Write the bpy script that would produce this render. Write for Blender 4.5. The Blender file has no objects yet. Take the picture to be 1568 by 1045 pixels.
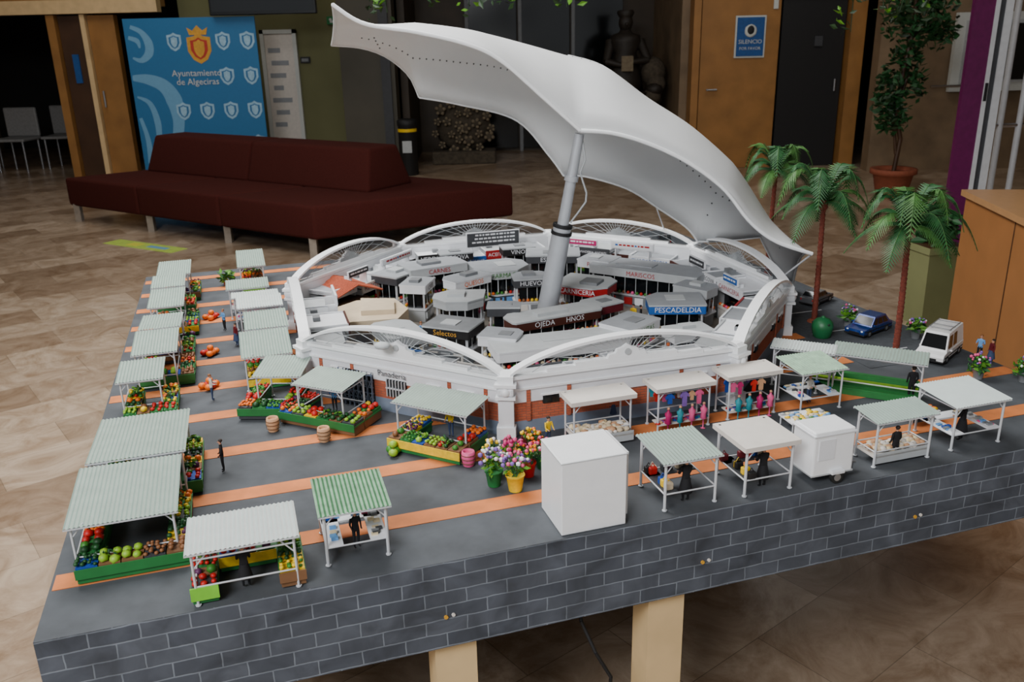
import bpy, bmesh, math, random
from mathutils import Vector, Matrix
random.seed(7)
rnd=random.Random(11)
D=bpy.data
COL=bpy.context.scene.collection

# ------------------------------------------------------------------ materials
def lin(c):
    return tuple((x/12.92 if x<=0.04045 else ((x+0.055)/1.055)**2.4) for x in c)
MATS={}
def pm(name,rgb,rough=.6,metal=0,var=.12,scale=30,bump=0,spec=None,coat=0):
    m=D.materials.new(name);m.use_nodes=True;nt=m.node_tree;b=nt.nodes["Principled BSDF"]
    c=lin([x/255 for x in rgb])
    tc=nt.nodes.new("ShaderNodeTexCoord");no=nt.nodes.new("ShaderNodeTexNoise");no.inputs["Scale"].default_value=scale;no.inputs["Detail"].default_value=4
    nt.links.new(tc.outputs["Object"],no.inputs["Vector"])
    r=nt.nodes.new("ShaderNodeValToRGB")
    r.color_ramp.elements[0].position=.3;r.color_ramp.elements[1].position=.7
    r.color_ramp.elements[0].color=tuple(max(0,x*(1-var)) for x in c)+(1,)
    r.color_ramp.elements[1].color=tuple(min(1,x*(1+var)) for x in c)+(1,)
    nt.links.new(no.outputs["Fac"],r.inputs["Fac"]);nt.links.new(r.outputs["Color"],b.inputs["Base Color"])
    b.inputs["Roughness"].default_value=rough;b.inputs["Metallic"].default_value=metal
    if spec is not None:b.inputs["Specular IOR Level"].default_value=spec
    if coat:b.inputs["Coat Weight"].default_value=coat
    if bump:
        bp=nt.nodes.new("ShaderNodeBump");bp.inputs["Strength"].default_value=bump;bp.inputs["Distance"].default_value=.01
        nt.links.new(no.outputs["Fac"],bp.inputs["Height"]);nt.links.new(bp.outputs["Normal"],b.inputs["Normal"])
    MATS[name]=m;return m
def brickmat(name,c1,c2,cm,w,h,mortar,rough=.8,bump=.5,noise=.25,nscale=25,uv=True,off=.5,rot=0):
    m=D.materials.new(name);m.use_nodes=True;nt=m.node_tree;b=nt.nodes["Principled BSDF"]
    tc=nt.nodes.new("ShaderNodeTexCoord");mp=nt.nodes.new("ShaderNodeMapping");mp.inputs["Rotation"].default_value=(0,0,rot)
    nt.links.new(tc.outputs["UV" if uv else "Object"],mp.inputs["Vector"])
    br=nt.nodes.new("ShaderNodeTexBrick");br.inputs["Scale"].default_value=1;br.inputs["Brick Width"].default_value=w;br.inputs["Row Height"].default_value=h
    br.inputs["Mortar Size"].default_value=mortar;br.inputs["Mortar Smooth"].default_value=.3;br.offset=off
    br.inputs["Color1"].default_value=lin([x/255 for x in c1])+(1,);br.inputs["Color2"].default_value=lin([x/255 for x in c2])+(1,);br.inputs["Mortar"].default_value=lin([x/255 for x in cm])+(1,)
    wn=nt.nodes.new("ShaderNodeTexNoise");wn.inputs["Scale"].default_value=30;vm=nt.nodes.new("ShaderNodeVectorMath");vm.operation='MULTIPLY_ADD';vm.inputs[1].default_value=(h*.14,)*3
    nt.links.new(mp.outputs[0],wn.inputs["Vector"]);nt.links.new(wn.outputs["Color"],vm.inputs[0]);nt.links.new(mp.outputs[0],vm.inputs[2]);nt.links.new(vm.outputs[0],br.inputs["Vector"])
    no=nt.nodes.new("ShaderNodeTexNoise");no.inputs["Scale"].default_value=nscale;no.inputs["Detail"].default_value=8;no.inputs["Distortion"].default_value=.8
    nt.links.new(mp.outputs[0],no.inputs["Vector"])
    rr=nt.nodes.new("ShaderNodeValToRGB");rr.color_ramp.elements[0].position=.3;rr.color_ramp.elements[1].position=.72
    rr.color_ramp.elements[0].color=(1-noise,)*3+(1,);rr.color_ramp.elements[1].color=(1+noise,)*3+(1,)
    nt.links.new(no.outputs["Fac"],rr.inputs["Fac"])
    mx=nt.nodes.new("ShaderNodeMix");mx.data_type='RGBA';mx.blend_type='MULTIPLY';mx.inputs[0].default_value=1
    nt.links.new(br.outputs["Color"],mx.inputs[6]);nt.links.new(rr.outputs["Color"],mx.inputs[7]);nt.links.new(mx.outputs[2],b.inputs["Base Color"])
    b.inputs["Roughness"].default_value=rough
    if bump:
        bp=nt.nodes.new("ShaderNodeBump");bp.inputs["Strength"].default_value=bump;bp.inputs["Distance"].default_value=.003;bp.invert=True
        nt.links.new(br.outputs["Fac"],bp.inputs["Height"]);nt.links.new(bp.outputs["Normal"],b.inputs["Normal"])
    MATS[name]=m;return m
def glassmat(name,rgb,alpha):
    m=D.materials.new(name);m.use_nodes=True;nt=m.node_tree;b=nt.nodes["Principled BSDF"]
    b.inputs["Base Color"].default_value=lin([x/255 for x in rgb])+(1,);b.inputs["Roughness"].default_value=.12;b.inputs["Alpha"].default_value=alpha
    MATS[name]=m;return m

pm("white_paint",(226,228,232),.55,var=.03);pm("white_gloss",(242,244,246),.35,var=.02)
pm("sail_vinyl",(218,220,221),.6,var=.03,scale=8)
pm("seam_grey",(110,112,114),.7)
pm("steel",(160,162,166),.35,.7,.08);pm("alu_white",(205,208,212),.45,.1,.05);pm("mast_silver",(190,194,200),.35,.3,.05);pm("chrome",(200,200,205),.15,1,.03)
pm("black",(22,22,24),.6);pm("dark_grey",(58,60,64),.6);pm("mid_grey",(120,123,126),.6);pm("light_grey",(176,180,182),.6,var=.06);pm("roof_grey",(146,150,155),.65,var=.06)
pm("blue_grey",(120,132,150),.6);pm("asphalt",(66,70,75),.85,var=.18,scale=60,bump=.2)
pm("base_grey",(70,74,79),.8,var=.24,scale=14,bump=.15);pm("orange_tile",(202,118,62),.75,var=.2,scale=16)
brickmat("base_brick",(64,69,78),(78,83,92),(112,119,128),.078,.0295,.0015,nscale=12,noise=.4)
brickmat("facade_brick",(190,98,66),(176,86,58),(130,90,74),.02,.0065,.0008,noise=.1,nscale=60)
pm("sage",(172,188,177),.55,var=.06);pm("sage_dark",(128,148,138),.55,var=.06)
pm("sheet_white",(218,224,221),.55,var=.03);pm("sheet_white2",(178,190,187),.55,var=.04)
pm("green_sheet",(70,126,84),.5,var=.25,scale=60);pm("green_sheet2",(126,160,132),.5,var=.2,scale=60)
pm("cream_cloth",(216,210,202),.8,var=.05)
pm("crate_green",(34,114,54),.6);pm("crate_brown",(120,84,54),.7);pm("lime",(120,200,50),.6)
for n,c in dict(fr_red=(190,24,20),fr_orange=(234,112,20),fr_yellow=(236,196,24),fr_green=(56,124,38),fr_lime=(140,184,44),fr_dgreen=(24,74,34),fr_purple=(84,30,76),fr_brown=(130,84,50),fr_cream=(222,204,164),pink=(218,86,136),magenta=(176,20,96),teal=(36,138,150),blue=(26,72,160),sky=(100,156,212),white_flower=(235,230,235),violet=(124,92,172),maroon=(96,20,30)).items():
    pm(n,c,.5,var=.15,scale=80)
pm("skin",(205,150,120),.6);pm("hair",(40,28,20),.7);pm("denim",(50,66,98),.8);pm("cloth_black",(20,20,24),.85);pm("basket",(196,150,112),.8)
pm("car_blue",(28,60,130),.25,.3,.05,coat=.5);pm("car_grey",(110,112,116),.3,.4,.05);pm("car_white",(232,232,232),.3,0,.03);pm("window_black",(14,17,20),.12,0,.1);pm("tyre",(24,24,24),.8)
pm("palm_trunk",(116,54,40),.8,var=.3,scale=120);pm("palm_leaf",(30,80,38),.6,var=.3,scale=50);pm("palm_leaf2",(58,100,42),.6,var=.3,scale=50)
pm("leaf_dark",(30,56,26),.5,var=.35,scale=20);pm("leaf_bright",(90,146,36),.5,var=.3,scale=20);pm("terracotta",(140,74,50),.8,var=.12)
pm("planter_olive",(120,124,84),.6,var=.06,scale=6);pm("igloo_green",(28,104,60),.45)
pm("sofa_fabric",(66,29,25),.95,var=.12,scale=90,bump=.1,spec=.1);pm("sofa_leg",(150,140,128),.4,.4)
pm("wood_panel",(152,108,58),.45,var=.14,scale=5);pm("wood_dark",(70,46,28),.5,var=.2,scale=4);pm("wood_light",(216,186,138),.6,var=.1,scale=9)
pm("desk_wood",(152,102,58),.5,var=.08,scale=6);pm("desk_top",(172,130,88),.3,var=.06)
pm("banner_blue",(42,108,158),.6,var=.03);pm("banner_light",(104,158,194),.6,var=.03);pm("crest_white",(150,188,212),.6);pm("gold",(206,152,50),.5);pm("crest_red",(180,50,36),.5)
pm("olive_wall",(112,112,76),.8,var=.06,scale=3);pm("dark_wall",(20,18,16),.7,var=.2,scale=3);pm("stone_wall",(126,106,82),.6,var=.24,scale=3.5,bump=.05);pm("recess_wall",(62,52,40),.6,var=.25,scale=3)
pm("column_grey",(76,72,60),.6,var=.1,scale=3);pm("sculpt_stone",(72,64,52),.9,var=.3,scale=25,bump=.4);pm("sculpt_pale",(118,106,86),.9,var=.2,scale=25);pm("sculpt_dark",(36,30,24),.6,var=.3,scale=20,bump=.3)
pm("white_board",(200,204,200),.5,var=.03);pm("tv_black",(10,11,13),.2);pm("exit_green",(20,120,60),.5);pm("notice_blue",(24,78,142),.5);pm("notice_yellow",(206,206,70),.6);pm("purple_panel",(96,16,76),.5)
pm("ceiling_paint",(150,146,138),.9,var=.04,scale=2);pm("roof_tile",(172,82,54),.8,var=.2,scale=150);pm("beige",(206,188,160),.8,var=.06)
pm("hall_floor",(128,122,114),.7,var=.14,scale=40);pm("red_sign",(168,20,26),.5);pm("brown_sign",(70,30,20),.5);pm("blue_sign",(24,90,168),.5);pm("chair_white",(130,130,130),.5)
glassmat("lunette_glass",(50,56,62),.4);glassmat("clear_glass",(190,210,205),.18);glassmat("dark_glass",(12,14,15),.9)
pm("sticker_green",(170,196,80),.6,var=.15,scale=14)

m=D.materials.new("floor_marble");m.use_nodes=True;nt=m.node_tree;b=nt.nodes["Principled BSDF"];MATS["floor_marble"]=m
tc=nt.nodes.new("ShaderNodeTexCoord");mp=nt.nodes.new("ShaderNodeMapping");mp.inputs["Rotation"].default_value=(0,0,math.radians(-38));nt.links.new(tc.outputs["Object"],mp.inputs[0])
br=nt.nodes.new("ShaderNodeTexBrick");br.inputs["Scale"].default_value=1;br.inputs["Brick Width"].default_value=.62;br.inputs["Row Height"].default_value=.31;br.inputs["Mortar Size"].default_value=.0015;br.inputs["Bias"].default_value=.0
br.inputs["Color1"].default_value=lin((.57,.49,.41))+(1,);br.inputs["Color2"].default_value=lin((.74,.67,.59))+(1,);br.inputs["Mortar"].default_value=lin((.50,.44,.37))+(1,)
nt.links.new(mp.outputs[0],br.inputs["Vector"])
no=nt.nodes.new("ShaderNodeTexNoise");no.inputs["Scale"].default_value=3.6;no.inputs["Detail"].default_value=12;no.inputs["Distortion"].default_value=1.8;no.inputs["Roughness"].default_value=.7;nt.links.new(mp.outputs[0],no.inputs["Vector"])
rr=nt.nodes.new("ShaderNodeValToRGB");rr.color_ramp.elements[0].position=.36;rr.color_ramp.elements[1].position=.64;rr.color_ramp.elements[0].color=(.62,.54,.46,1);rr.color_ramp.elements[1].color=(1.1,1.1,1.1,1);nt.links.new(no.outputs["Fac"],rr.inputs["Fac"])
mx=nt.nodes.new("ShaderNodeMix");mx.data_type='RGBA';mx.blend_type='MULTIPLY';mx.inputs[0].default_value=1
nt.links.new(br.outputs["Color"],mx.inputs[6]);nt.links.new(rr.outputs["Color"],mx.inputs[7]);nt.links.new(mx.outputs[2],b.inputs["Base Color"]);b.inputs["Roughness"].default_value=.28

# ------------------------------------------------------------------ mesh builder
_bm=bmesh.new();bmesh.ops.create_icosphere(_bm,subdivisions=2,radius=1)
ICO_V=[v.co.copy() for v in _bm.verts];ICO_F=[[v.index for v in f.verts] for f in _bm.faces];_bm.free()
_bm=bmesh.new();bmesh.ops.create_icosphere(_bm,subdivisions=1,radius=1)
ICO1_V=[v.co.copy() for v in _bm.verts];ICO1_F=[[v.index for v in f.verts] for f in _bm.faces];_bm.free()
class MB:
    def __init__(s): s.v=[];s.f=[];s.m=[];s.sm=[];s.names=[];s.T=Matrix.Identity(4)
    def mi(s,n):
        if n not in s.names:s.names.append(n)
        return s.names.index(n)
    def add(s,vs,fs,mat,smooth=False):
        o=len(s.v);T=s.T
        s.v+=[T@Vector(v) for v in vs];i=s.mi(mat)
        for f in fs:
            s.f.append([o+a for a in f]);s.m.append(i);s.sm.append(smooth)
    def box(s,x0,x1,y0,y1,z0,z1,mat,top=None):
        vs=[(x0,y0,z0),(x1,y0,z0),(x1,y1,z0),(x0,y1,z0),(x0,y0,z1),(x1,y0,z1),(x1,y1,z1),(x0,y1,z1)]
        s.add(vs,[(0,3,2,1),(0,1,5,4),(1,2,6,5),(2,3,7,6),(3,0,4,7)],mat);s.add(vs[4:],[(0,1,2,3)],top or mat)
    def bbox(s,x0,x1,y0,y1,z0,z1,mat,r):
        bm=bmesh.new();bmesh.ops.create_cube(bm,size=1)
        for v in bm.verts:v.co=Vector(((x0+x1)/2+v.co.x*(x1-x0),(y0+y1)/2+v.co.y*(y1-y0),(z0+z1)/2+v.co.z*(z1-z0)))
        bmesh.ops.bevel(bm,geom=bm.edges[:],offset=r,segments=2,affect='EDGES',profile=.5)
        bm.verts.ensure_lookup_table();s.add([v.co.copy() for v in bm.verts],[[v.index for v in f.verts] for f in bm.faces],mat);bm.free()
    def prism(s,poly,z0,z1,mat,top=None):
        n=len(poly);vs=[(p[0],p[1],z0) for p in poly]+[(p[0],p[1],z1) for p in poly]
        s.add(vs,[(i,(i+1)%n,n+(i+1)%n,n+i) for i in range(n)]+[tuple(range(n-1,-1,-1))],mat)
        s.add(vs[n:],[tuple(range(n))],top or mat)
    def prismxz(s,poly,y0,y1,mat):
        n=len(poly);vs=[(p[0],y0,p[1]) for p in poly]+[(p[0],y1,p[1]) for p in poly]
        s.add(vs,[(i,(i+1)%n,n+(i+1)%n,n+i) for i in range(n)]+[tuple(range(n-1,-1,-1)),tuple(range(n,2*n))],mat)
    def cyl(s,p0,p1,r0,r1,mat,n=10,cap=True):
        p0=Vector(p0);p1=Vector(p1);d=(p1-p0).normalized();a=d.orthogonal().normalized();b=d.cross(a)
        vs=[]
        for p,r in((p0,r0),(p1,r1)):
            for i in range(n):
                t=2*math.pi*i/n;vs.append(p+a*math.cos(t)*r+b*math.sin(t)*r)
        s.add(vs,[(i,(i+1)%n,n+(i+1)%n,n+i) for i in range(n)],mat,True)
        if cap:s.add(vs,[tuple(range(n-1,-1,-1)),tuple(range(n,2*n))],mat)
    def tube(s,pts,r,mat,n=8):
        for a,b in zip(pts[:-1],pts[1:]): s.cyl(a,b,r,r,mat,n,True)
    def lathe(s,prof,mat,c=(0,0,0),n=16,smooth=True,cap=True):
        vs=[]
        for r,z in prof:
            for i in range(n):
                t=2*math.pi*i/n;vs.append((c[0]+r*math.cos(t),c[1]+r*math.sin(t),c[2]+z))
        k=len(prof);fs=[(j*n+i,j*n+(i+1)%n,(j+1)*n+(i+1)%n,(j+1)*n+i) for j in range(k-1) for i in range(n)]
        s.add(vs,fs,mat,smooth)
        if cap:s.add(vs,[tuple(range(n-1,-1,-1)),tuple(range((k-1)*n,k*n))],mat)
    def ball(s,c,r,mat,sc=(1,1,1),low=False):
        V,Fc=(ICO1_V,ICO1_F) if low else (ICO_V,ICO_F)
        s.add([(c[0]+v.x*r*sc[0],c[1]+v.y*r*sc[1],c[2]+v.z*r*sc[2]) for v in V],Fc,mat,True)
    def done(s,name,loc=(0,0,0),rz=0,parent=None,uv=False):
        me=D.meshes.new(name);me.from_pydata([tuple(v) for v in s.v],[],s.f)
        for n in s.names:me.materials.append(MATS[n])
        me.polygons.foreach_set("material_index",s.m);me.polygons.foreach_set("use_smooth",s.sm)
        if uv:
            l=me.uv_layers.new(name="UVMap")
            for p in me.polygons:
                nn=p.normal
                for li in p.loop_indices:
                    co=me.vertices[me.loops[li].vertex_index].co
                    if abs(nn.z)>.7:l.data[li].uv=(co.x,co.y)
                    else:
                        t=Vector((-nn.y,nn.x,0)).normalized();l.data[li].uv=(co.dot(t),co.z)
        me.update();ob=D.objects.new(name,me);COL.objects.link(ob);ob.location=loc;ob.rotation_euler=(0,0,rz)
        if parent:ob.parent=parent
        return ob
def Tm(x,y,z=0,rz=0): return Matrix.Translation((x,y,z))@Matrix.Rotation(rz,4,'Z')
def text(body,size,mat,loc,rz=0,rx=math.pi/2,parent=None,name="lettering",align='CENTER'):
    cu=D.curves.new(name,"FONT");cu.body=body;cu.size=size;cu.align_x=align;cu.align_y='CENTER';cu.resolution_u=2;cu.materials.append(MATS[mat])
    o=D.objects.new(name,cu);COL.objects.link(o);o.location=loc;o.rotation_euler=(rx,0,rz)
    if parent:o.parent=parent
    return o
def empty(name,loc=(0,0,0),rz=0):
    e=D.objects.new(name,None);COL.objects.link(e);e.location=loc;e.rotation_euler=(0,0,rz);e.empty_display_size=.1;return e

# maquette frame
AX,AY,ZT=-.762,1.139,.80;RA=math.radians(17.3);CA,SA=math.cos(RA),math.sin(RA)
def W(x,y,z=0): return (AX+x*CA-y*SA,AY+x*SA+y*CA,ZT+z)
k_=math.radians

# ------------------------------------------------------------------ room shell
mb=MB();mb.box(-9,8,-5,16,-.1,0,"floor_marble");mb.done("floor")
mb=MB();mb.box(-9,8,-5,16,4.3,4.4,"ceiling_paint");mb.done("ceiling")
mb=MB();mb.box(-9.1,-9,-5,16,0,4.3,"stone_wall");mb.done("wall_left")
mb=MB();mb.box(8,8.1,-5,16,0,4.3,"stone_wall");mb.done("wall_right")
mb=MB();mb.box(-9,8,15.9,16,0,4.3,"dark_wall");mb.done("wall_back")
mb=MB()
mb.box(-9,-4.3,11.7,11.85,2.15,4.3,"wood_panel");mb.box(-9,-4.3,11.55,11.7,2.08,2.24,"wood_light");mb.done("wall_timber_header")
mb=MB()
mb.box(-5.72,-5.62,11.6,11.85,0,2.07,"wood_panel");mb.box(-5.30,-5.24,11.6,11.85,0,2.07,"wood_light");mb.done("trim_1")
mb=MB()
mb.box(-5.61,-5.31,11.68,11.76,0.005,2.06,"wood_dark");mb.box(-5.23,-4.9,11.66,11.78,0.005,2.06,"wood_panel")
mb.box(-5.50,-5.42,11.66,11.68,1.25,1.6,"notice_blue");mb.cyl((-5.16,11.62,.95),(-5.16,11.62,1.15),.012,.012,"steel");mb.done("door_1")
mb=MB();mb.box(-4.3,-2.15,12.3,12.5,0,4.3,"olive_wall");mb.done("wall_olive")
mb=MB();mb.box(-2.15,-1.45,11.9,12.25,0,4.3,"column_grey");mb.box(-1.62,-1.5,11.85,11.9,0,4.3,"dark_grey");mb.done("lobby_column")
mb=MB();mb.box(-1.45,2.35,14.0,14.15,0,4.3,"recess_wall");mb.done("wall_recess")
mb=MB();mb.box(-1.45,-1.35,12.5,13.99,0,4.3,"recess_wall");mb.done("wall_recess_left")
mb=MB()
for x in(-.55,.25,1.05): mb.box(x,x+.72,13.93,13.99,.05,2.6,"dark_glass");mb.box(x-.05,x,13.9,13.99,0,2.65,"mid_grey")
mb.box(-.61,1.85,13.9,13.99,2.6,2.68,"mid_grey");mb.done("window_1")
mb=MB();mb.box(2.35,4.7,11.5,11.75,2.27,4.3,"stone_wall");mb.done("wall_door_header")
mb=MB();mb.box(2.25,2.35,11.76,13.99,0,4.3,"stone_wall");mb.done("wall_recess_side")
mb=MB();mb.box(2.35,2.44,11.5,11.75,0,2.25,"wood_panel");mb.box(2.35,3.46,11.5,11.75,2.14,2.25,"wood_panel");mb.box(4.3,4.48,11.45,11.75,0,2.25,"wood_panel");mb.box(3.47,4.48,11.48,11.75,2.15,2.25,"wood_panel");mb.done("trim_2")
mb=MB()
mb.box(2.46,3.44,11.55,11.62,0.005,2.12,"wood_panel")
mb.box(2.88,3.26,11.53,11.55,1.38,1.88,"white_board");mb.box(2.90,3.24,11.52,11.53,1.40,1.86,"notice_blue")
mb.ball((3.07,11.52,1.70),.08,"white_board",(1,.1,1));mb.ball((3.07,11.512,1.71),.045,"black",(1,.1,1.2))
mb.cyl((2.56,11.5,1.0),(2.68,11.5,1.0),.012,.012,"steel");mb.cyl((2.56,11.5,1.0),(2.56,11.55,1.0),.012,.012,"steel")
mb.bbox(3.34,3.40,11.53,11.55,1.95,2.08,"white_board",.005)
d=mb.done("door_2")
text("SILENCIO",.07,"white_board",(3.07,11.515,1.57),0,parent=d);text("POR FAVOR",.05,"white_board",(3.07,11.515,1.49),0,parent=d)
mb=MB();mb.box(3.48,4.28,11.6,11.66,0.005,2.12,"black");mb.box(3.9,4.0,11.57,11.6,1.5,1.62,"dark_grey");mb.cyl((4.2,11.57,.95),(4.2,11.57,1.1),.012,.012,"steel");mb.done("dark_opening_panel")  # black panel painted as the shade inside a dark opening, fittings added
mb=MB();mb.box(4.5,8,11.0,11.2,0,4.3,"stone_wall");mb.done("wall_stone_right")
mb=MB()
mb.box(5.35,6.5,10.9,10.97,.95,1.85,"white_board");mb.box(5.45,6.4,10.88,10.91,1.05,1.76,"light_grey");mb.box(5.48,5.86,10.87,10.89,1.08,1.72,"dark_glass");mb.box(5.98,6.36,10.87,10.89,1.08,1.72,"dark_glass")
mb.cyl((5.1,10.85,1.02),(5.7,10.85,1.02),.015,.015,"chrome");mb.done("window_2")

mb=MB();mb.bbox(-3.45,-2.2,10.9,10.97,2.0,2.7,"tv_black",.01);mb.box(-3.42,-2.23,10.89,10.9,2.04,2.67,"window_black");mb.cyl((-2.8,10.99,2.6),(-2.8,10.99,4.29),.02,.02,"dark_grey");mb.done("television")
mb=MB()
for a in((-3.25,-3.20,0,1.85),(-2.82,-2.77,0,1.85)): mb.box(a[0],a[1],12.22,12.28,a[2],a[3],"white_board");mb.box(a[0]-.01,a[1]+.01,12.08,12.29,0,.03,"white_board")
mb.box(-3.25,-2.77,12.22,12.28,1.8,1.85,"white_board");mb.box(-3.25,-2.77,12.22,12.28,.35,.4,"white_board");mb.box(-3.2,-2.82,12.24,12.29,.4,1.8,"cream_cloth")
for i in range(7): mb.box(-3.16+.03*(i%2),-3.0+.05*(i%3),12.235,12.24,.6+i*.16,.66+i*.16,"roof_grey")
mb.done("notice_board")
mb=MB();mb.box(-2.35,-2.22,12.26,12.3,1.9,2.0,"exit_green");mb.ball((-2.3,12.255,1.96),.02,"white_board",(1,.2,1));mb.box(-2.31,-2.26,12.255,12.26,1.92,1.95,"white_board");mb.done("exit_sign")
mb=MB();mb.box(-2.75,-2.62,12.27,12.3,1.42,1.5,"black");mb.box(-2.73,-2.64,12.26,12.27,1.44,1.48,"mid_grey");mb.done("wall_switch_panel")

# banner
ban=empty("municipal_banner",(-3.72,11.0,0))
mb=MB()
mb.box(-.80,.76,-.01,.01,.06,1.99,"banner_blue");mb.box(-.82,.78,-.08,.08,0,.07,"steel")
def shield(mb,x,z,s,mat,y=-.013):
    P=[(-.5,.45),(-.2,.5),(0,.62),(.2,.5),(.5,.45),(.5,-.1),(.3,-.45),(0,-.62),(-.3,-.45),(-.5,-.1)]
    mb.add([(x+a*s,y,z+b*s) for a,b in P],[tuple(range(len(P)))],mat)
    mb.add([(x+a*.72*s,y-.002,z+b*.72*s) for a,b in P],[tuple(range(len(P)))],"banner_blue" if mat=="crest_white" else "crest_red")
    mb.add([(x+a*.45*s,y-.004,z+b*.6*s) for a,b in P],[tuple(range(len(P)))],mat)
for r in range(4):
    for c in range(4):
        if (c==1 and r==0) or (c in(0,1) and r==1) : continue
        shield(mb,-.22+c*.29,1.72-r*.40,.17,"crest_white")
shield(mb,.07,1.64,.28,"gold",-.014)
mb.add([(.07+a*.2,-.016,1.83+b*.12) for a,b in((-.5,-.3),(.5,-.3),(.62,.4),(.3,.1),(0,.6),(-.3,.1),(-.62,.4))],[(0,1,2,3,4,5,6)],"gold")
def band(pts,w,mat):
    P=[Vector(p) for p in pts];fine=[];ww=[]
    for i in range(len(P)-1):
        for u in range(6):
            t=u/6;p0=P[max(i-1,0)];p1=P[i];p2=P[i+1];p3=P[min(i+2,len(P)-1)]
            fine.append(.5*((2*p1)+(p2-p0)*t+(2*p0-5*p1+4*p2-p3)*t*t+(3*p1-p0-3*p2+p3)*t**3));ww.append(w[i]+(w[i+1]-w[i])*t)
    fine.append(P[-1]);ww.append(w[-1]);L=[];R=[]
    for i,p in enumerate(fine):
        d=(fine[min(i+1,len(fine)-1)]-fine[max(i-1,0)]).normalized();n=Vector((-d.y,d.x));a=p+n*ww[i];b_=p-n*ww[i]
        a.x=max(a.x,-.795);b_.x=max(b_.x,-.795);L.append(a);R.append(b_)
    for i in range(len(fine)-1): mb.add([(q.x,-.0115,q.y) for q in(L[i],R[i],R[i+1],L[i+1])],[(0,1,2,3)],mat)
band([(-.72,1.9),(-.60,1.84),(-.53,1.72),(-.54,1.60),(-.64,1.52),(-.74,1.55)],[.02,.03,.05,.05,.03,.01],"banner_light")
band([(-.76,1.78),(-.66,1.74),(-.64,1.66)],[.02,.03,.01],"banner_light")
band([(-.78,1.32),(-.6,1.30),(-.42,1.22),(-.32,1.05),(-.30,.8),(-.36,.5),(-.36,.2)],[.03,.06,.08,.10,.07,.06,.04],"banner_light")
band([(-.76,1.1),(-.62,1.02),(-.56,.8),(-.57,.5),(-.55,.2)],[.01,.03,.04,.03,.02],"banner_light")
band([(-.76,.85),(-.71,.6),(-.71,.3)],[.02,.03,.04],"banner_light")
mb.done("panel",parent=ban)
text("Ayuntamiento",.105,"white_board",(.0,-.02,1.36),parent=ban);text("de Algeciras",.105,"white_board",(.0,-.02,1.26),parent=ban)

# sofa
sofa=empty("lobby_sofa")
def bev_obj(bm,name,bev):
    bmesh.ops.recalc_face_normals(bm,faces=bm.faces[:]);bmesh.ops.bevel(bm,geom=bm.edges[:],offset=bev,segments=3,affect='EDGES',profile=.6)
    me=D.meshes.new(name);bm.to_mesh(me);bm.free()
    for p in me.polygons:p.use_smooth=True
    me.materials.append(MATS["sofa_fabric"]);o=D.objects.new(name,me);COL.objects.link(o);o.parent=sofa
def soft_prism(poly,z0,z1,name,bev):
    bm=bmesh.new()
    lo=[bm.verts.new((p[0],p[1],z0)) for p in poly];hi=[bm.verts.new((p[0],p[1],z1)) for p in poly];n=len(poly)
    for i in range(n): bm.faces.new((lo[i],lo[(i+1)%n],hi[(i+1)%n],hi[i]))
    bm.faces.new(lo[::-1]);bm.faces.new(hi);bev_obj(bm,name,bev)
N_=Vector((-1.57,6.95));RF=Vector((.05,7.80));L_=Vector((-4.50,8.90));FL=Vector((-3.1,9.95))
def lerp(a,b,t): return a+(b-a)*t
for i in range(3):
    t0=i/3+.002;t1=(i+1)/3-.002
    soft_prism([lerp(N_,L_,t0),lerp(N_,L_,t1),lerp(RF,FL,t1),lerp(RF,FL,t0)],.16,.44,"seat_section",.03)
d_=(L_-N_).normalized();p_=Vector((-d_.y,d_.x))
if p_.y<0:p_=-p_
B0=Vector((-1.22,7.55))
for i in range(2):
    ln=1.56;a=B0+d_*(i*ln);b2=B0+d_*((i+1)*ln-.008)
    q=[a,b2,b2+p_*.62,a+p_*.62]
    bm=bmesh.new();lo=[];hi=[]
    for j,p in enumerate(q):
        lo.append(bm.verts.new((p.x,p.y,.43)));ins=p_*(.12 if j<2 else -.12)
        if i==0 and j in(0,3): ins=ins+d_*.06
        if i==1 and j in(1,2): ins=ins-d_*.06
        hi.append(bm.verts.new((p.x+ins.x,p.y+ins.y,.80)))
    for j in range(4): bm.faces.new((lo[j],lo[(j+1)%4],hi[(j+1)%4],hi[j]))
    bm.faces.new(lo[::-1]);bm.faces.new(hi);bev_obj(bm,"backrest",.035)
mb=MB()
cen=(N_+RF+L_+FL)/4
for i in range(4):
    for s0,s1 in((N_,L_),(RF,FL)):
        p=lerp(s0,s1,i/3);p=p+(cen-p).normalized()*.1
        mb.box(p.x-.03,p.x+.03,p.y-.03,p.y+.03,0,.18,"sofa_leg")
mb.done("legs",parent=sofa)

mb=MB();mb.T=Tm(-3.25,7.62,0,math.radians(-30));mb.box(-.45,.45,-.09,.09,0,.003,"sticker_green");mb.box(-.2,-.05,-.05,.05,.003,.004,"notice_yellow");mb.box(.05,.3,-.03,.03,.003,.004,"banner_light");mb.done("floor_sticker")

for cx,cy in((-7.1,12.9),(-6.55,13.2),(-7.75,13.1)):
    mb=MB();mb.bbox(-.24,.24,-.24,.24,.43,.47,"chair_white",.015);mb.bbox(-.24,.24,.2,.25,.47,.88,"chair_white",.02)
    for x in(-.2,.2):
        for y in(-.2,.2): mb.cyl((x,y,0),(x,y,.44),.014,.014,"steel",6)
    mb.done("white_chair",(cx,cy,0),rnd.uniform(-.4,.4))

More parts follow.
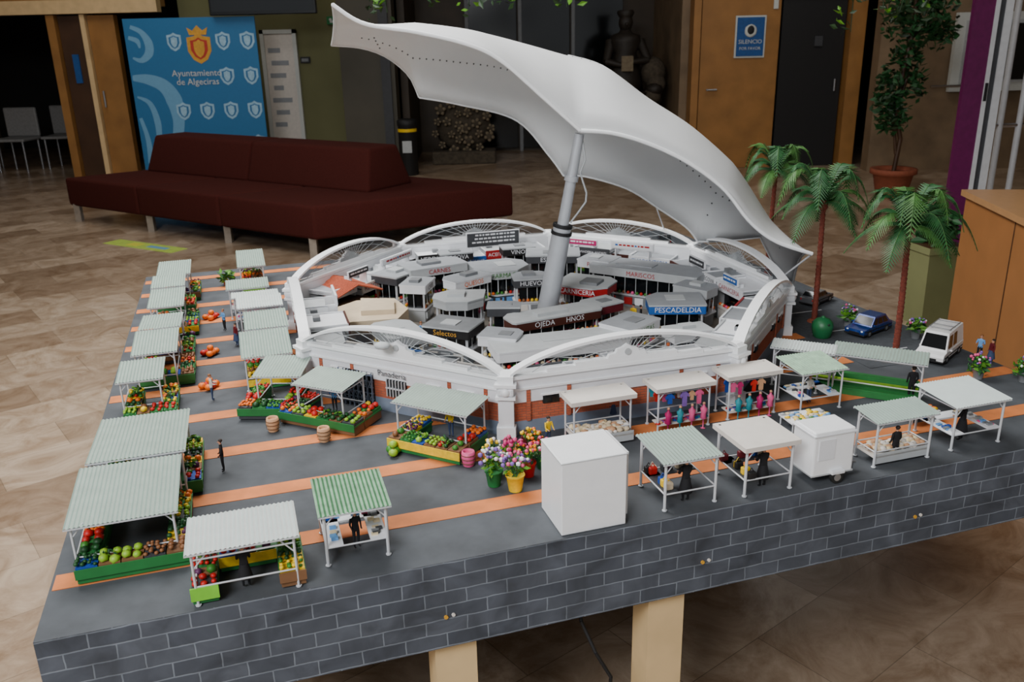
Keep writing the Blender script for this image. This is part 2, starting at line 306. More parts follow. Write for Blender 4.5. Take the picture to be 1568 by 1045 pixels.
mb=MB();mb.lathe([(.11,0),(.12,.02),(.12,.62),(.13,.64),(.13,.7),(.10,.72)],"black",n=20);mb.lathe([(.123,.56),(.123,.60)],"fr_yellow",n=20,cap=False);mb.box(-.06,.06,-.125,-.118,.3,.45,"light_grey");mb.done("litter_bin",(-1.30,11.6,0))
mb=MB()
mb.bbox(-.45,.45,-.22,.22,0,.18,"sculpt_stone",.02)
mb.ball((0,.03,.5),.37,"sculpt_stone",(1.1,.35,1))
for r,nb in((.33,13),(.19,8),(.05,3)):
    for i in range(nb):
        t=2*math.pi*(i+r*3)/nb;c=(r*math.cos(t)*1.15+rnd.uniform(-.03,.03),-.09-.08*(.33-r),.50+r*math.sin(t)+rnd.uniform(-.03,.03));q=rnd.uniform(.8,1.25)
        mb.ball(c,.058*q,"sculpt_stone",(1,.8,1))
        for j in range(5):
            u=j*math.pi*.4+i;mb.ball((c[0]+.045*q*math.cos(u),c[1]-.035,c[2]+.045*q*math.sin(u)),.024*q,"sculpt_pale",(1,.6,1),True)
mb.done("carved_stone_relief",(-.62,12.7,0))
mb=MB()
mb.lathe([(.46,0),(.5,.1),(.44,.35),(.48,.6),(.36,.85),(.40,.95)],"sculpt_dark",n=11,smooth=False)
for i in range(26):
    t=rnd.uniform(0,6.28);z=rnd.uniform(.1,1.0);mb.ball((.42*math.cos(t),.42*math.sin(t),z),rnd.uniform(.07,.14),"sculpt_dark",(1,1,.8))
mb.lathe([(.22,.95),(.25,1.05),(.2,1.3),(.16,1.45),(.22,1.6),(.20,1.68),(.09,1.72),(.07,1.76)],"sculpt_dark",(-.05,0,0),n=14)
mb.ball((-.05,-.02,1.84),.10,"sculpt_dark",(1,1,1.2));mb.ball((-.05,-.12,1.82),.025,"sculpt_dark");mb.lathe([(.09,1.91),(.12,1.97),(.10,2.0)],"sculpt_dark",(-.05,0,0),n=10)
mb.cyl((-.25,0,1.6),(-.32,-.16,1.35),.07,.05,"sculpt_dark");mb.cyl((-.32,-.16,1.35),(-.12,-.25,1.3),.05,.035,"sculpt_dark")
mb.cyl((.15,0,1.6),(.24,-.16,1.36),.07,.05,"sculpt_dark");mb.cyl((.24,-.16,1.36),(.02,-.25,1.34),.05,.035,"sculpt_dark")
mb.bbox(-.13,.03,-.29,-.25,1.22,1.42,"sculpt_pale",.01)
mb.ball((.33,-.1,1.2),.17,"sculpt_stone",(1,1,1.2));mb.ball((.36,-.2,1.05),.13,"sculpt_stone");mb.ball((.30,-.25,.9),.12,"sculpt_stone")
mb.done("bronze_statue",(1.68,12.5,0))

def leaves(mb,c,r,n,size,mats,flat=1):
    for i in range(n):
        d=Vector((rnd.gauss(0,1),rnd.gauss(0,1),rnd.gauss(0,1)*flat));d=d.normalized()*r*rnd.uniform(.35,1.05);p=Vector(c)+d
        a=Vector((rnd.gauss(0,1),rnd.gauss(0,1),rnd.gauss(0,.6))).normalized();b=a.orthogonal().normalized()
        b=(Matrix.Rotation(rnd.uniform(0,6.28),3,a)@b);s=size*rnd.uniform(.7,1.3);nrm=a.cross(b)*s*.12
        mb.add([p-a*s,p+b*s*.45+nrm,p+a*s,p-b*s*.45+nrm],[(0,1,2,3)],rnd.choice(mats))
mb=MB();mb.lathe([(.15,0),(.2,.24),(.235,.25),(.235,.30),(.19,.30),(.18,.26)],"terracotta",n=22)
mb.tube([(0,0,.26),(.03,0,.6),(-.05,0,.9),(-.02,0,1.3),(.04,.02,1.7),(.02,0,1.95)],.025,"wood_dark")
mb.tube([(0,0,.45),(-.06,0,.8),(.03,.02,1.2),(.0,.02,1.6)],.018,"wood_dark")
for c,r,n in(((-.08,0,.82),.17,220),((-.02,0,1.16),.25,340),((.06,0,1.82),.36,620),((.3,0,1.65),.17,150),((.0,0,1.45),.16,110),((-.2,0,1.0),.13,90)):
    leaves(mb,c,r,n,.045,["leaf_dark","palm_leaf","palm_leaf"],.8)
mb.done("potted_ficus",(4.05,9.2,0))

mb=MB();w0,w1=.09,.118
mb.add([(-w0,-w0,0),(w0,-w0,0),(w0,w0,0),(-w0,w0,0),(-w1,-w1,.47),(w1,-w1,.47),(w1,w1,.47),(-w1,w1,.47)],[(0,3,2,1),(0,1,5,4),(1,2,6,5),(2,3,7,6),(3,0,4,7)],"planter_olive")
mb.box(-w1-.008,w1+.008,-w1-.008,w1+.008,.45,.49,"planter_olive",top="wood_dark")
leaves(mb,(0,0,.58),.13,240,.045,["leaf_dark","palm_leaf"],.7);mb.done("planter_pot",(2.50,5.0,0),.2)

mb=MB();mb.box(0,1.6,-1.9,0,.0,.86,"desk_wood");mb.box(-.02,1.62,-1.92,.02,.86,.89,"desk_top")
for i in range(1,3): mb.box(-.004,0,-1.9*i/3-.002,-1.9*i/3+.002,.02,.86,"wood_dark")
mb.box(-.01,0,-1.9,0,0,.06,"dark_grey")
mb.done("reception_desk",(2.36,4.47,0),math.radians(-8))
mb=MB();mb.box(0,.5,0,.01,0,.32,"clear_glass");mb.box(0,.01,-.3,0,0,.32,"clear_glass");mb.tube([(0,0,.32),(.5,0,.32)],.006,"alu_white");mb.tube([(0,-.3,.32),(0,0,.32)],.006,"alu_white");mb.box(.0,.5,-.3,0,0,.01,"alu_white")
mb.box(.06,.16,-.15,-.12,.01,.09,"fr_lime")
mb.done("acrylic_display_case",(2.55,4.15,.891),math.radians(-8))
mb=MB();mb.box(-.07,.07,-.02,.02,0.02,3.0,"purple_panel");mb.box(-.09,.20,-.12,.12,0,.03,"steel")
mb.box(.07,.10,-.025,.025,.02,3.0,"alu_white");mb.box(.10,.14,-.015,.015,.02,3.0,"dark_grey");mb.box(.14,.19,-.025,.025,.02,3.0,"alu_white")
mb.box(.075,.095,-.03,-.026,1.2,1.32,"black");mb.done("purple_display_stand",(3.20,6.2,0))
mb=MB()
for dx in(0,.14): mb.cyl((dx,0,0),(dx,0,3.0),.022,.022,"alu_white")
mb.cyl((-.2,0,1.0),(.6,0,1.0),.015,.015,"chrome");mb.lathe([(.14,0),(.14,.02)],"steel",(.08,0,0))
mb.tube([(.2,-.05,1.35),(.26,-.05,1.1),(.22,-.05,.9),(.34,-.05,.75)],.016,"black")
mb.done("metal_pole_frame",(3.60,6.5,0))

for (x,y,n,w,zl) in((-.45,6.0,9,.9,1.80),(.35,6.2,8,.8,1.80),(2.35,5.6,8,.8,1.66)):
    mb=MB()
    for i in range(n):
        px=rnd.uniform(-w/2,w/2);zb=zl+rnd.uniform(0,.25)
        pts=[(px,0,4.28)]
        for j in range(1,9): pts.append((px+rnd.uniform(-.05,.05),rnd.uniform(-.05,.05),4.28+(zb-4.28)*j/8))
        mb.tube(pts,.003,"leaf_dark",5)
        for j in range(46):
            t=j/46;z=zb+(2.4-zb)*t
            leaves(mb,(px+rnd.uniform(-.07,.07),rnd.uniform(-.05,.05),z),.05,1,.03,["leaf_bright","leaf_dark","leaf_dark"])
    mb.done("hanging_vine",(x,y,0))

# ------------------------------------------------------------------ platform
PW,PD,PT=2.34,2.38,.182
mb=MB();mb.box(0,PW,0,PD,-PT,0,"base_brick",top="base_grey")
for y in(.165,.382,.60,.825,1.03,1.24,1.45,1.66,1.87,2.08,2.28):
    c=PW-.005 if y<.5 else 1.98
    mb.box(.005,c,y-.024,y+.024,0,.0012,"orange_tile")
mb.box(1.99,PW-.005,.52,2.37,0,.0012,"asphalt")
for i in range(7): mb.box(2.02,2.2,.62+i*.2,.624+i*.2,.0012,.0016,"white_paint")
for x in(.66,1.185,1.70):
    mb.cyl((x,-.003,-.115),(x,.0,-.115),.004,.004,"gold",8);mb.cyl((x+.014,-.003,-.113),(x+.014,.0,-.113),.0035,.0035,"cream_cloth",8)
mb.done("model_base_platform",W(0,0),RA,uv=True)
mb=MB()
for x,y in((.68,.02),(1.12,.02),(.3,2.1),(2.1,2.1),(2.1,1.25)):
    mb.box(x-.04,x+.04,y,y+.07,-ZT,-PT,"wood_light")
    mb.box(x-.055,x+.055,y-.003,y+.073,-ZT,-ZT+.02,"wood_light")
mb.done("trestle_legs",W(0,0),RA)
mb=MB();p=[(.96,.10,-PT-.001),(.95,.06,-.24),(.97,.03,-.30),(1.0,.02,-.36),(1.01,.05,-.5),(1.0,.2,-.78),(.9,.3,-.795),(.8,.4,-.795),(.9,.8,-.795)]
q=[]
for i in range(len(p)-1):
    for t in(0,.33,.66): q.append(Vector(p[i]).lerp(Vector(p[i+1]),t))
mb.tube(q,.004,"black");mb.done("power_cable",W(0,0),RA)

# ------------------------------------------------------------------ market hall
OC=(1.233,1.168);OR=.778;AP=OR*math.cos(math.pi/8);SL=2*OR*math.sin(math.pi/8);HZ=.150
HR=RA-k_(1.0)
hall=empty("market_hall_model",W(OC[0],OC[1]),HR)
def sideT(k):
    m=math.radians(-90+45*k);return Matrix.Translation((AP*math.cos(m),AP*math.sin(m),0))@Matrix.Rotation(m+math.pi/2,4,'Z')
RISE=.068
def archz(s): 
    u=2*s/SL;return HZ+RISE*(math.sqrt(max(0,1.25-u*u))-.5)/(math.sqrt(1.25)-.5)
mb=MB()
oct_=[(OR*.985*math.cos(math.radians(-112.5+45*k)),OR*.985*math.sin(math.radians(-112.5+45*k))) for k in range(8)]
mb.prism(oct_,0,.006,"mid_grey",top="hall_floor");mb.done("hall_floor_slab",parent=hall)
mb=MB();gl=MB()
for k in range(8):
    mb.T=sideT(k);gl.T=mb.T;h=SL/2
    mb.box(-h,h,0,.018,0,.035,"blue_grey")
    mb.box(-h,h,.001,.018,.035,.082,"facade_brick")
    mb.box(-h,h,-.002,.020,.082,HZ-.008,"white_paint")
    mb.box(-h,h,-.008,.022,HZ-.008,HZ,"white_gloss")
    mb.box(-h,h,-.006,.018,.114,.119,"white_gloss")
    for bx,bw in((-.19,.040),(-.10,.032),(.10,.032),(.19,.040)):
        mb.box(bx-bw/2,bx+bw/2,-.004,.001,.074,.094,"window_black")
        mb.box(bx-bw/2-.004,bx+bw/2+.004,-.006,.0,.094,.098,"white_gloss")
    for bx in(-.245,-.145,.145,.245): mb.box(bx-.005,bx+.005,-.004,.0,.035,.112,"facade_brick")
    mb.box(-.20,.20,-.007,.010,HZ,HZ+.008,"white_gloss");mb.box(-.13,.13,-.007,.010,HZ+.008,HZ+.015,"white_gloss")
    mb.prismxz([(-.05,HZ+.015),(-.046,HZ+.024),(-.03,HZ+.026),(-.026,HZ+.034),(-.012,HZ+.038),(0,HZ+.046),(.012,HZ+.038),(.026,HZ+.034),(.03,HZ+.026),(.046,HZ+.024),(.05,HZ+.015)],-.007,.004,"white_gloss")
    mb.cyl((0,-.010,HZ+.028),(0,-.006,HZ+.028),.008,.008,"light_grey",12)
    n=24;prev=None
    for i in range(n+1):
        s=-h+SL*i/n;z=archz(s)
        ring=[(s,-.012,z-.003),(s,-.012,z+.004),(s,.016,z+.003),(s,.016,z-.004)]
        if prev:
            vs=prev+ring;mb.add(vs,[(0,1,5,4),(1,2,6,5),(2,3,7,6),(3,0,4,7)],"white_gloss",False)
            gl.add([(prev[0][0],.008,HZ),(s,.008,HZ),(s,.008,z),(prev[0][0],.008,archz(prev[0][0]))],[(0,1,2,3)],"lunette_glass")
        prev=ring
    for i in range(1,18):
        a=math.pi*i/18;ca,sa=math.cos(a),math.sin(a);t=0
        while t<h and HZ+t*sa<archz(min(h,abs(t*ca))) : t+=.003
        mb.cyl((0,.008,HZ),(t*ca,.008,HZ+t*sa),.001,.001,"light_grey",5,False)
    for rr_ in(.5,.78):
        pr=None
        for i in range(21):
            u=-h+SL*i/20;q=(u*rr_,.008,HZ+(archz(u)-HZ)*rr_)
            if pr:mb.cyl(pr,q,.0009,.0009,"light_grey",4,False)
            pr=q
    if k==7:
        mb.box(-.19,-.08,-.004,.0,0,.098,"window_black")
        for i in range(8):
            x=-.188+i*.0148;mb.box(x,x+.003,-.009,-.004,0,.098,"blue_grey")
        for i in range(6): mb.box(-.19,-.08,-.008,-.004,.01+i*.016,.012+i*.016,"blue_grey")
        for i in range(8):
            for zz in(.015,.055):
                mb.cyl((-.19+.0137*i,-.01,zz),(-.19+.0137*(i+1),-.01,zz+.03),.001,.001,"blue_grey",4);mb.cyl((-.19+.0137*(i+1),-.01,zz),(-.19+.0137*i,-.01,zz+.03),.001,.001,"blue_grey",4)
        mb.box(-.04,.02,-.004,.0,.045,.090,"window_black")
        for i in range(7): mb.box(-.038+i*.009,-.036+i*.009,-.008,-.004,.045,.090,"alu_white")
        mb.box(-.04,.02,-.008,-.004,.066,.069,"alu_white")
    mb.box(-h+.01,h-.01,.018,.022,.006,HZ-.01,"white_paint")
for k in range(8):
    a=math.radians(-112.5+45*k);x,y=OR*math.cos(a),OR*math.sin(a)
    mb.T=Matrix.Translation((x,y,0))@Matrix.Rotation(a,4,'Z')
    mb.box(-.018,.018,-.022,.022,0,.03,"white_gloss");mb.box(-.015,.012,-.018,.018,.03,.100,"white_paint")
    mb.box(-.018,.020,-.023,.023,.100,.107,"white_gloss");mb.bbox(-.016,.020,-.020,.020,.107,.130,"white_paint",.006)
    mb.ball((.016,0,.118),.012,"white_gloss",(.8,1,1));mb.box(-.020,.022,-.025,.025,.130,.138,"white_gloss")
    mb.box(-.025,.014,-.018,.018,.138,.155,"white_gloss");mb.prismxz([(-.024,.155),(.013,.155),(.004,.162),(-.018,.162)],-.012,.012,"white_gloss")
mb.T=Matrix.Identity(4)
mb.done("facade_walls",parent=hall,uv=True);gl.done("lunette_glazing",parent=hall)
def side_text(k,body,size,mat,s,y,z,inside=False):
    M=sideT(k);p=M@Vector((s,y,z));m=math.radians(-90+45*k)
    text(body,size,mat,p,m+math.pi/2+(math.pi if inside else 0),parent=hall)
side_text(7,"Panaderia",.022,"dark_grey",-.02,-.007,.104)
mb=MB();mb.T=sideT(7);mb.cyl((-.02,0,HZ+.03),(-.02,-.03,HZ+.045),.002,.002,"steel");mb.ball((-.02,-.035,HZ+.04),.018,"light_grey",(1.2,1,.5));mb.done("wall_lamp",parent=hall)

names=["CARNICERIA","RECOVA","FRUTAS PEPE","PESCADERIA","CHARCUTERIA","PANADERIA ANDRES","ESPECIAS","CARNES","ACEITUNAS","HERMANOS RUIZ","VERDURAS","POLLERIA"]
fas=["white_paint","white_paint","light_grey","black","dark_grey","red_sign","white_paint","blue_sign","brown_sign","cream_cloth"]
mb=MB();ni=0
for k in range(8):
    mb.T=sideT(k)
    cuts=[-.245,-.245+rnd.uniform(.11,.17),rnd.uniform(-.02,.02),rnd.uniform(.10,.14),.245]
    for i in range(4):
        x0,x1=cuts[i]+.003,cuts[i+1]-.003;y1=rnd.uniform(.10,.14);ht=rnd.uniform(.11,.142)
        if k in(0,7,1): ht=min(ht,.126)
        fc=rnd.choice(fas)
        mb.box(x0,x1,.024,y1-.008,.006,.048,rnd.choice(["mid_grey","light_grey","dark_grey","cream_cloth"]));mb.box(x0+.003,x1-.003,.024,y1-.026,.048,ht-.03,"window_black")
        mb.box(x0,x0+.005,.024,y1-.006,.006,ht-.02,"light_grey");mb.box(x1-.005,x1,.024,y1-.006,.006,ht-.02,"light_grey")
        mb.box(x0-.002,x1+.002,y1-.006,y1,ht-.032,ht,fc);mb.box(x0-.002,x1+.002,.024,y1-.006,ht-.012,ht-.004,"light_grey",top=rnd.choice(["roof_grey","light_grey","roof_grey","white_paint"]))
        for sx in(x0-.002,x1-.001): mb.box(sx,sx+.003,.024,y1-.004,ht-.014,ht,"white_paint")
        mb.box(x0+.006,x1-.006,y1-.012,y1-.002,.045,.054,rnd.choice(["red_sign","cream_cloth","sky","beige","mid_grey","fr_green"]))
        xx=x0+.012
        while xx<x1-.01: mb.ball((xx,y1-.006,.058),.006,rnd.choice(["fr_red","fr_orange","fr_green","fr_cream","fr_yellow","pink"]),low=True);xx+=.013
        for j in range(rnd.randint(0,2)):
            ux=rnd.uniform(x0+.01,x1-.03);mb.box(ux,ux+rnd.uniform(.012,.025),.04,.06,ht-.004,ht+.008,"mid_grey")
        if x1-x0>.08 and k in range(2,7):
            nm=names[ni%len(names)];ni+=1;sz=min(.024,(x1-x0)/len(nm)*1.5)
            side_text(k,nm,sz,"white_paint" if fc in("black","dark_grey","red_sign","blue_sign","brown_sign") else rnd.choice(["red_sign","dark_grey","blue_sign","red_sign"]),(x0+x1)/2,y1+.0006,ht-.016,True)
mb.T=Matrix.Identity(4);mb.done("perimeter_stalls",parent=hall)
mb=MB()
for (k,s,w,z0,z1,c) in((5,.10,.10,.146,.162,"black"),(4,-.04,.20,.146,.196,"dark_grey"),(3,.10,.12,.144,.162,"magenta"),(3,-.10,.16,.144,.168,"white_paint"),(2,.06,.10,.144,.166,"dark_grey"),(6,-.08,.12,.144,.172,"roof_grey"),(5,-.12,.18,.144,.162,"white_paint"),(2,-.16,.08,.140,.158,"blue_sign")):
    mb.T=sideT(k);mb.box(s-w/2,s+w/2,.115,.121,z0,z1,c);mb.box(s-w/2-.003,s+w/2+.003,.113,.119,z0-.003,z1+.003,"white_paint")
    for xx in(-.4,.4): mb.box(s+w*xx-.002,s+w*xx+.002,.090,.119,.100,z0,"white_paint")
    for j in range(3 if z1-z0>.04 else 1):
        zz=z0+(z1-z0)*(.25+.27*j if z1-z0>.04 else .4);x=s-w*.42
        while x<s+w*.36:
            l=rnd.uniform(.006,.02);mb.box(x,x+l,.121,.1213,zz,zz+min(.006,(z1-z0)*.35),"white_paint" if c not in("white_paint","roof_grey") else rnd.choice(["red_sign","red_sign","blue_sign"]));x+=l+.004
mb.T=Matrix.Identity(4);mb.done("hanging_signboards",parent=hall)

def kiosk(x,y,w,d,ang,h,sign,body,roof="roof_grey",txt=None,tcol="white_paint",cham=.2):
    mb=MB();w*=1.16;d*=1.18;h+=.024+rnd.uniform(-.006,.010);a,b=w/2,d/2;c=min(a,b)*cham;c2=min(a,b)*rnd.choice([.05,cham,.5]);c3=min(a,b)*rnd.choice([.05,cham,.6])
    def poly(o): 
        A_,B_=a+o,b+o;return [(-A_+c,-B_),(A_-c,-B_),(A_,-B_+c),(A_,B_-c2),(A_-c2,B_),(-A_+c3,B_),(-A_,B_-c3),(-A_,-B_+c)]
    mb.prism(poly(-.004),0,.040,body);mb.prism(poly(.002),.040,.044,"alu_white")
    mb.prism(poly(-.016),.044,h-.024,"window_black")
    P0=poly(-.006)
    for i,(px,py) in enumerate(P0):
        mb.cyl((px,py,.042),(px,py,h-.02),.002,.002,"alu_white",6)
        qx,qy=P0[(i+1)%8];L=math.hypot(qx-px,qy-py)
        for t in range(1,int(L/.04)+1):
            u=t/(int(L/.04)+1);mb.cyl((px+(qx-px)*u,py+(qy-py)*u,.042),(px+(qx-px)*u,py+(qy-py)*u,h-.02),.0014,.0014,"light_grey",5)
    n=max(3,int(w/.016))
    for i in range(n):
        for sy in(-1,1): mb.ball((-a+.015+(w-.03)*i/(n-1),sy*(b-.008),.049),.0065,rnd.choice(["fr_red","fr_orange","fr_green","fr_cream","fr_yellow","pink","fr_brown"]),low=True)
    for i in range(max(2,int(w/.04))):
        x0=-a+.012+i*.04
        if x0+.03<a: mb.box(x0,x0+.03,-b-.0008,-b+.0045,.010,.034,rnd.choice(["white_paint","light_grey","red_sign","sky","cream_cloth","mid_grey"]))
    mb.prism(poly(.003),h-.028,h,sign);mb.prism(poly(.0045),h-.004,h+.001,"light_grey" if sign not in("white_paint",) else "white_paint",top=roof)
    ox,oy=rnd.uniform(-a*.3,a*.3),rnd.uniform(-b*.2,b*.2)
    mb.box(ox-a*.35,ox+a*.35,oy-b*.4,oy+b*.4,h+.001,h+rnd.choice([.003,.004,.010]),rnd.choice([roof,"light_grey","mid_grey"]))
    wx=W(x-.020,y+.014,.006);o=mb.done("market_kiosk",wx,RA+ang)
    if txt: text(txt,.022,tcol,(0,-b-.0048,h-.015),parent=o)
    return o
kiosk(1.255,.985,.25,.075,k_(8),.080,"brown_sign","alu_white",txt="OJEDA      HNOS",cham=.2,roof="light_grey")
kiosk(1.20,.78,.32,.10,k_(-3),.064,"white_paint","light_grey",roof="light_grey",cham=.1)
kiosk(1.03,1.215,.13,.11,k_(-20),.09,"light_grey","white_paint",cham=.7,roof="light_grey")
kiosk(.955,.985,.12,.09,k_(-40),.080,"black","mid_grey",txt="Selectos",tcol="gold",roof="mid_grey",cham=.05)
kiosk(1.25,1.50,.16,.14,k_(0),.108,"light_grey","dark_grey",txt="FARMACIA",tcol="fr_green",cham=.7)
kiosk(1.03,1.58,.18,.10,k_(10),.105,"light_grey","mid_grey",txt="CARNES",tcol="red_sign",cham=.05)
kiosk(1.47,1.24,.15,.13,k_(-45),.088,"red_sign","light_grey",txt="CARNICERIA",cham=.5,roof="light_grey")
kiosk(1.71,1.27,.33,.11,k_(-50),.10,"light_grey","mid_grey",txt="MARISCOS",tcol="red_sign",cham=.1)
kiosk(1.63,.93,.14,.11,k_(-20),.088,"blue_sign","white_paint",txt="PESCADELDIA",cham=.05)
kiosk(1.47,1.56,.16,.10,k_(-20),.118,"dark_grey","light_grey",txt="ESPECIAS",cham=.05)
kiosk(1.43,.82,.12,.09,k_(30),.075,"white_paint","mid_grey",txt="FRUTAS",tcol="fr_green",cham=.05)
kiosk(.80,1.02,.14,.09,k_(-80),.080,"light_grey","beige",roof="light_grey",cham=.3)
kiosk(1.10,1.40,.13,.07,k_(25),.102,"white_paint","dark_grey",txt="QUESOS",tcol="fr_orange",cham=.05)
kiosk(.90,1.56,.12,.09,k_(40),.102,"dark_grey","mid_grey",txt="BAR",cham=.05)
kiosk(1.43,1.04,.10,.07,k_(15),.080,"maroon","light_grey",roof="light_grey",cham=.05)
kiosk(1.31,1.345,.10,.08,k_(-10),.10,"dark_grey","white_paint",cham=.05,txt="HUEVOS")
kiosk(1.60,1.44,.10,.08,k_(-50),.110,"white_paint","mid_grey",txt="PAN",tcol="red_sign",cham=.05)
kiosk(.94,1.41,.09,.07,k_(60),.10,"white_paint","light_grey",txt="CAFE",tcol="brown_sign",cham=.05)
kiosk(1.76,1.03,.10,.07,k_(-60),.10,"light_grey","mid_grey",cham=.05)
kiosk(1.06,.86,.09,.07,k_(-35),.074,"white_paint","light_grey",cham=.05)
kiosk(1.56,.72,.10,.06,k_(0),.072,"white_paint","mid_grey",roof="light_grey",cham=.05)
kiosk(1.14,1.70,.10,.06,k_(0),.114,"black","light_grey",txt="RECOVA",cham=.05)
kiosk(1.38,1.70,.10,.06,k_(-5),.118,"black","light_grey",txt="VINOS",cham=.05)
kiosk(1.13,1.06,.08,.05,k_(-20),.088,"dark_grey","light_grey",cham=.05)
mb=MB()
mb.prism([(-.10,-.10),(.06,-.12),(.11,-.03),(.09,.10),(-.03,.12),(-.11,.06)],0,.085,"beige",top="beige");mb.prism([(-.04,-.05),(.06,-.07),(.08,.05),(-.02,.09)],.085,.10,"beige")
mb.box(-.07,-.02,-.125,-.11,.0,.05,"wood_dark");mb.box(.0,.05,-.128,-.115,.03,.06,"window_black");mb.done("bakery_kiosk",W(.745,1.29,.006),RA)
mb=MB();mb.box(-.08,.08,-.06,.06,0,.07,"wood_dark")
mb.add([(-.1,-.09,.095),(.1,-.09,.095),(.1,.0,.128),(-.1,.0,.128),(.1,.09,.095),(-.1,.09,.095)],[(0,1,2,3),(3,2,4,5)],"roof_tile")
for i in range(21):
    x=-.1+.01*i;mb.cyl((x,-.09,.096),(x,0,.129),.003,.003,"roof_tile",6);mb.cyl((x,.09,.096),(x,0,.129),.003,.003,"roof_tile",6)
for x in(-.085,.085):
    mb.cyl((x,-.08,0),(x,-.08,.098),.004,.004,"wood_dark",6);mb.cyl((x,.08,0),(x,.08,.098),.004,.004,"wood_dark",6)
mb.box(-.08,.08,-.085,-.07,.0,.04,"beige")
mb.done("tiled_roof_bar",W(.69,1.53,.006),RA+k_(-68))

# ------------------------------------------------------------------ mast + sail
mb=MB()
b0=Vector((.10,2.60,.806));t0=Vector((.212,2.585,1.425));dv=t0-b0
mb.cyl(b0,b0+dv*.50,.033,.029,"mast_silver",24);mb.cyl(b0+dv*.50,b0+dv*.515,.032,.032,"black",20);mb.cyl(b0+dv*.535,b0+dv*.55,.030,.030,"black",20);mb.cyl(b0+dv*.515,b0+dv*.535,.027,.027,"mast_silver",20)
mb.cyl(b0+dv*.55,b0+dv*.98,.0175,.0145,"mast_silver",18)
mb.cyl(b0,b0+Vector((0,0,.01)),.05,.045,"mid_grey",20)
mb.cyl(b0+dv*.76,b0+dv*.785,.021,.021,"mast_silver",16)
q=[b0+dv*.95+Vector((.012,0,0)),b0+dv*.86+Vector((.03,-.01,0)),b0+dv*.80+Vector((.022,-.01,0)),b0+dv*.72+Vector((.05,-.01,-.01)),b0+dv*.66+Vector((.055,-.01,0)),b0+dv*.6+Vector((.035,-.01,0)),b0+dv*.56+Vector((.02,-.01,0))]
mb.tube(q,.003,"light_grey",6)
mb.done("canopy_mast")

def cr(P,t):
    n=len(P)-1;i=min(int(t),n-1);u=t-i
    p0=P[max(i-1,0)];p1=P[i];p2=P[i+1];p3=P[min(i+2,n)]
    return .5*((2*p1)+(p2-p0)*u+(2*p0-5*p1+4*p2-p3)*u*u+(3*p1-p0-3*p2+p3)*u**3)
def resample(segs,counts):
    out=[]
    for P,c in zip(segs,counts):
        P=[Vector(p) for p in P];fine=[cr(P,(len(P)-1)*i/120) for i in range(121)]
        L=[0]
        for a,b in zip(fine[:-1],fine[1:]):L.append(L[-1]+(b-a).length)
        for i in range(c):
            tgt=L[-1]*i/c;j=0
            while j<119 and L[j+1]<tgt:j+=1
            u=(tgt-L[j])/max(1e-9,L[j+1]-L[j]);out.append(fine[j].lerp(fine[j+1],u))
    out.append(Vector(segs[-1][-1]));return out
yn,yr,yf=2.5,2.8,3.0
near=resample([[(-.46,yn,1.775),(-.38,yn,1.725),(-.24,yn,1.70),(-.10,yn,1.665),(-.01,yn,1.62),(.11,yn,1.515),(.205,yn,1.43)],
               [(.205,yn,1.43),(.30,yn,1.42),(.41,yn,1.385),(.52,yn,1.33),(.62,yn,1.255),(.70,yn,1.16),(.78,yn,1.10),(.89,yn,1.06)]],[36,36])
ridge=resample([[(-.50,2.72,1.725),(-.38,yr,1.71),(-.18,yr,1.695),(-.01,yr,1.67),(.19,yr,1.615)],
                [(.19,yr,1.615),(.30,yr,1.58),(.43,yr,1.485),(.58,yr,1.385),(.73,yr,1.25),(.85,yr,1.10),(.95,yr-.03,.98)]],[36,36])
far=resample([[(-.565,yf,1.67),(-.47,yf,1.66),(-.39,yf,1.63),(-.32,yf,1.57),(-.29,yf,1.50)],[(-.29,yf,1.50),(-.16,yf,1.475),(.03,yf,1.42),(.14,yf,1.30),(.19,yf,1.23)],
              [(.19,yf,1.23),(.27,yf,1.225),(.41,yf,1.18),(.52,yf,1.11),(.62,yf,1.04),(.66,yf,.99)],[(.66,yf,.99),(.76,yf,.99),(.88,yf,1.00)],[(.88,yf,1.0),(.95,yf,.88),(1.01,yf,.83)]],[12,24,22,8,6])
NR=16
rows=[]
for i in range(73):
    a,m_,c=near[i],ridge[i],far[i]
    col=[]
    for j in range(NR+1):
        t=j/NR;tm=.5
        la=(t-tm)*(t-1)/((0-tm)*(0-1));lm=t*(t-1)/(tm*(tm-1));lc=t*(t-tm)/(1*(1-tm))
        col.append(a*la+m_*lm+c*lc)
    rows.append(col)
mb=MB();vs=[p for col in rows for p in col];n1=NR+1
mb.add(vs,[(i*n1+j,(i+1)*n1+j,(i+1)*n1+j+1,i*n1+j+1) for i in range(72) for j in range(NR)],"sail_vinyl",True)
sail=mb.done("sail_canopy")
md=sail.modifiers.new("thick","SOLIDIFY");md.thickness=.004;md.offset=0
mb=MB()
mb.tube(near,.006,"white_gloss",6);mb.tube(far,.004,"sail_vinyl",6);mb.tube(rows[0],.004,"sail_vinyl",6);mb.tube(rows[-1],.004,"sail_vinyl",6)
for i in range(4,70):
    p=rows[i][12];mb.ball(p+Vector((0,-.004,-.002)),.0028,"seam_grey",low=True)
for i in(6,58):
    for j in range(11,15): mb.ball(rows[i][j]+Vector((0,-.004,-.002)),.003,"seam_grey",low=True)
cp=[rows[i][8]+Vector((0,-.004,.010)) for i in range(36,50)]
for i in range(len(cp)-1):
    a,b=cp[i],cp[i+1];mb.add([a+Vector((0,-.05,-.014)),b+Vector((0,-.05,-.014)),b,a],[(0,1,2,3)],"sail_vinyl");mb.ball((a+b)/2+Vector((0,-.012,.0)),.0028,"seam_grey",low=True)
mb.tube(cp,.004,"sail_vinyl",6)
mb.done("edge_rope",parent=sail)
mb=MB()
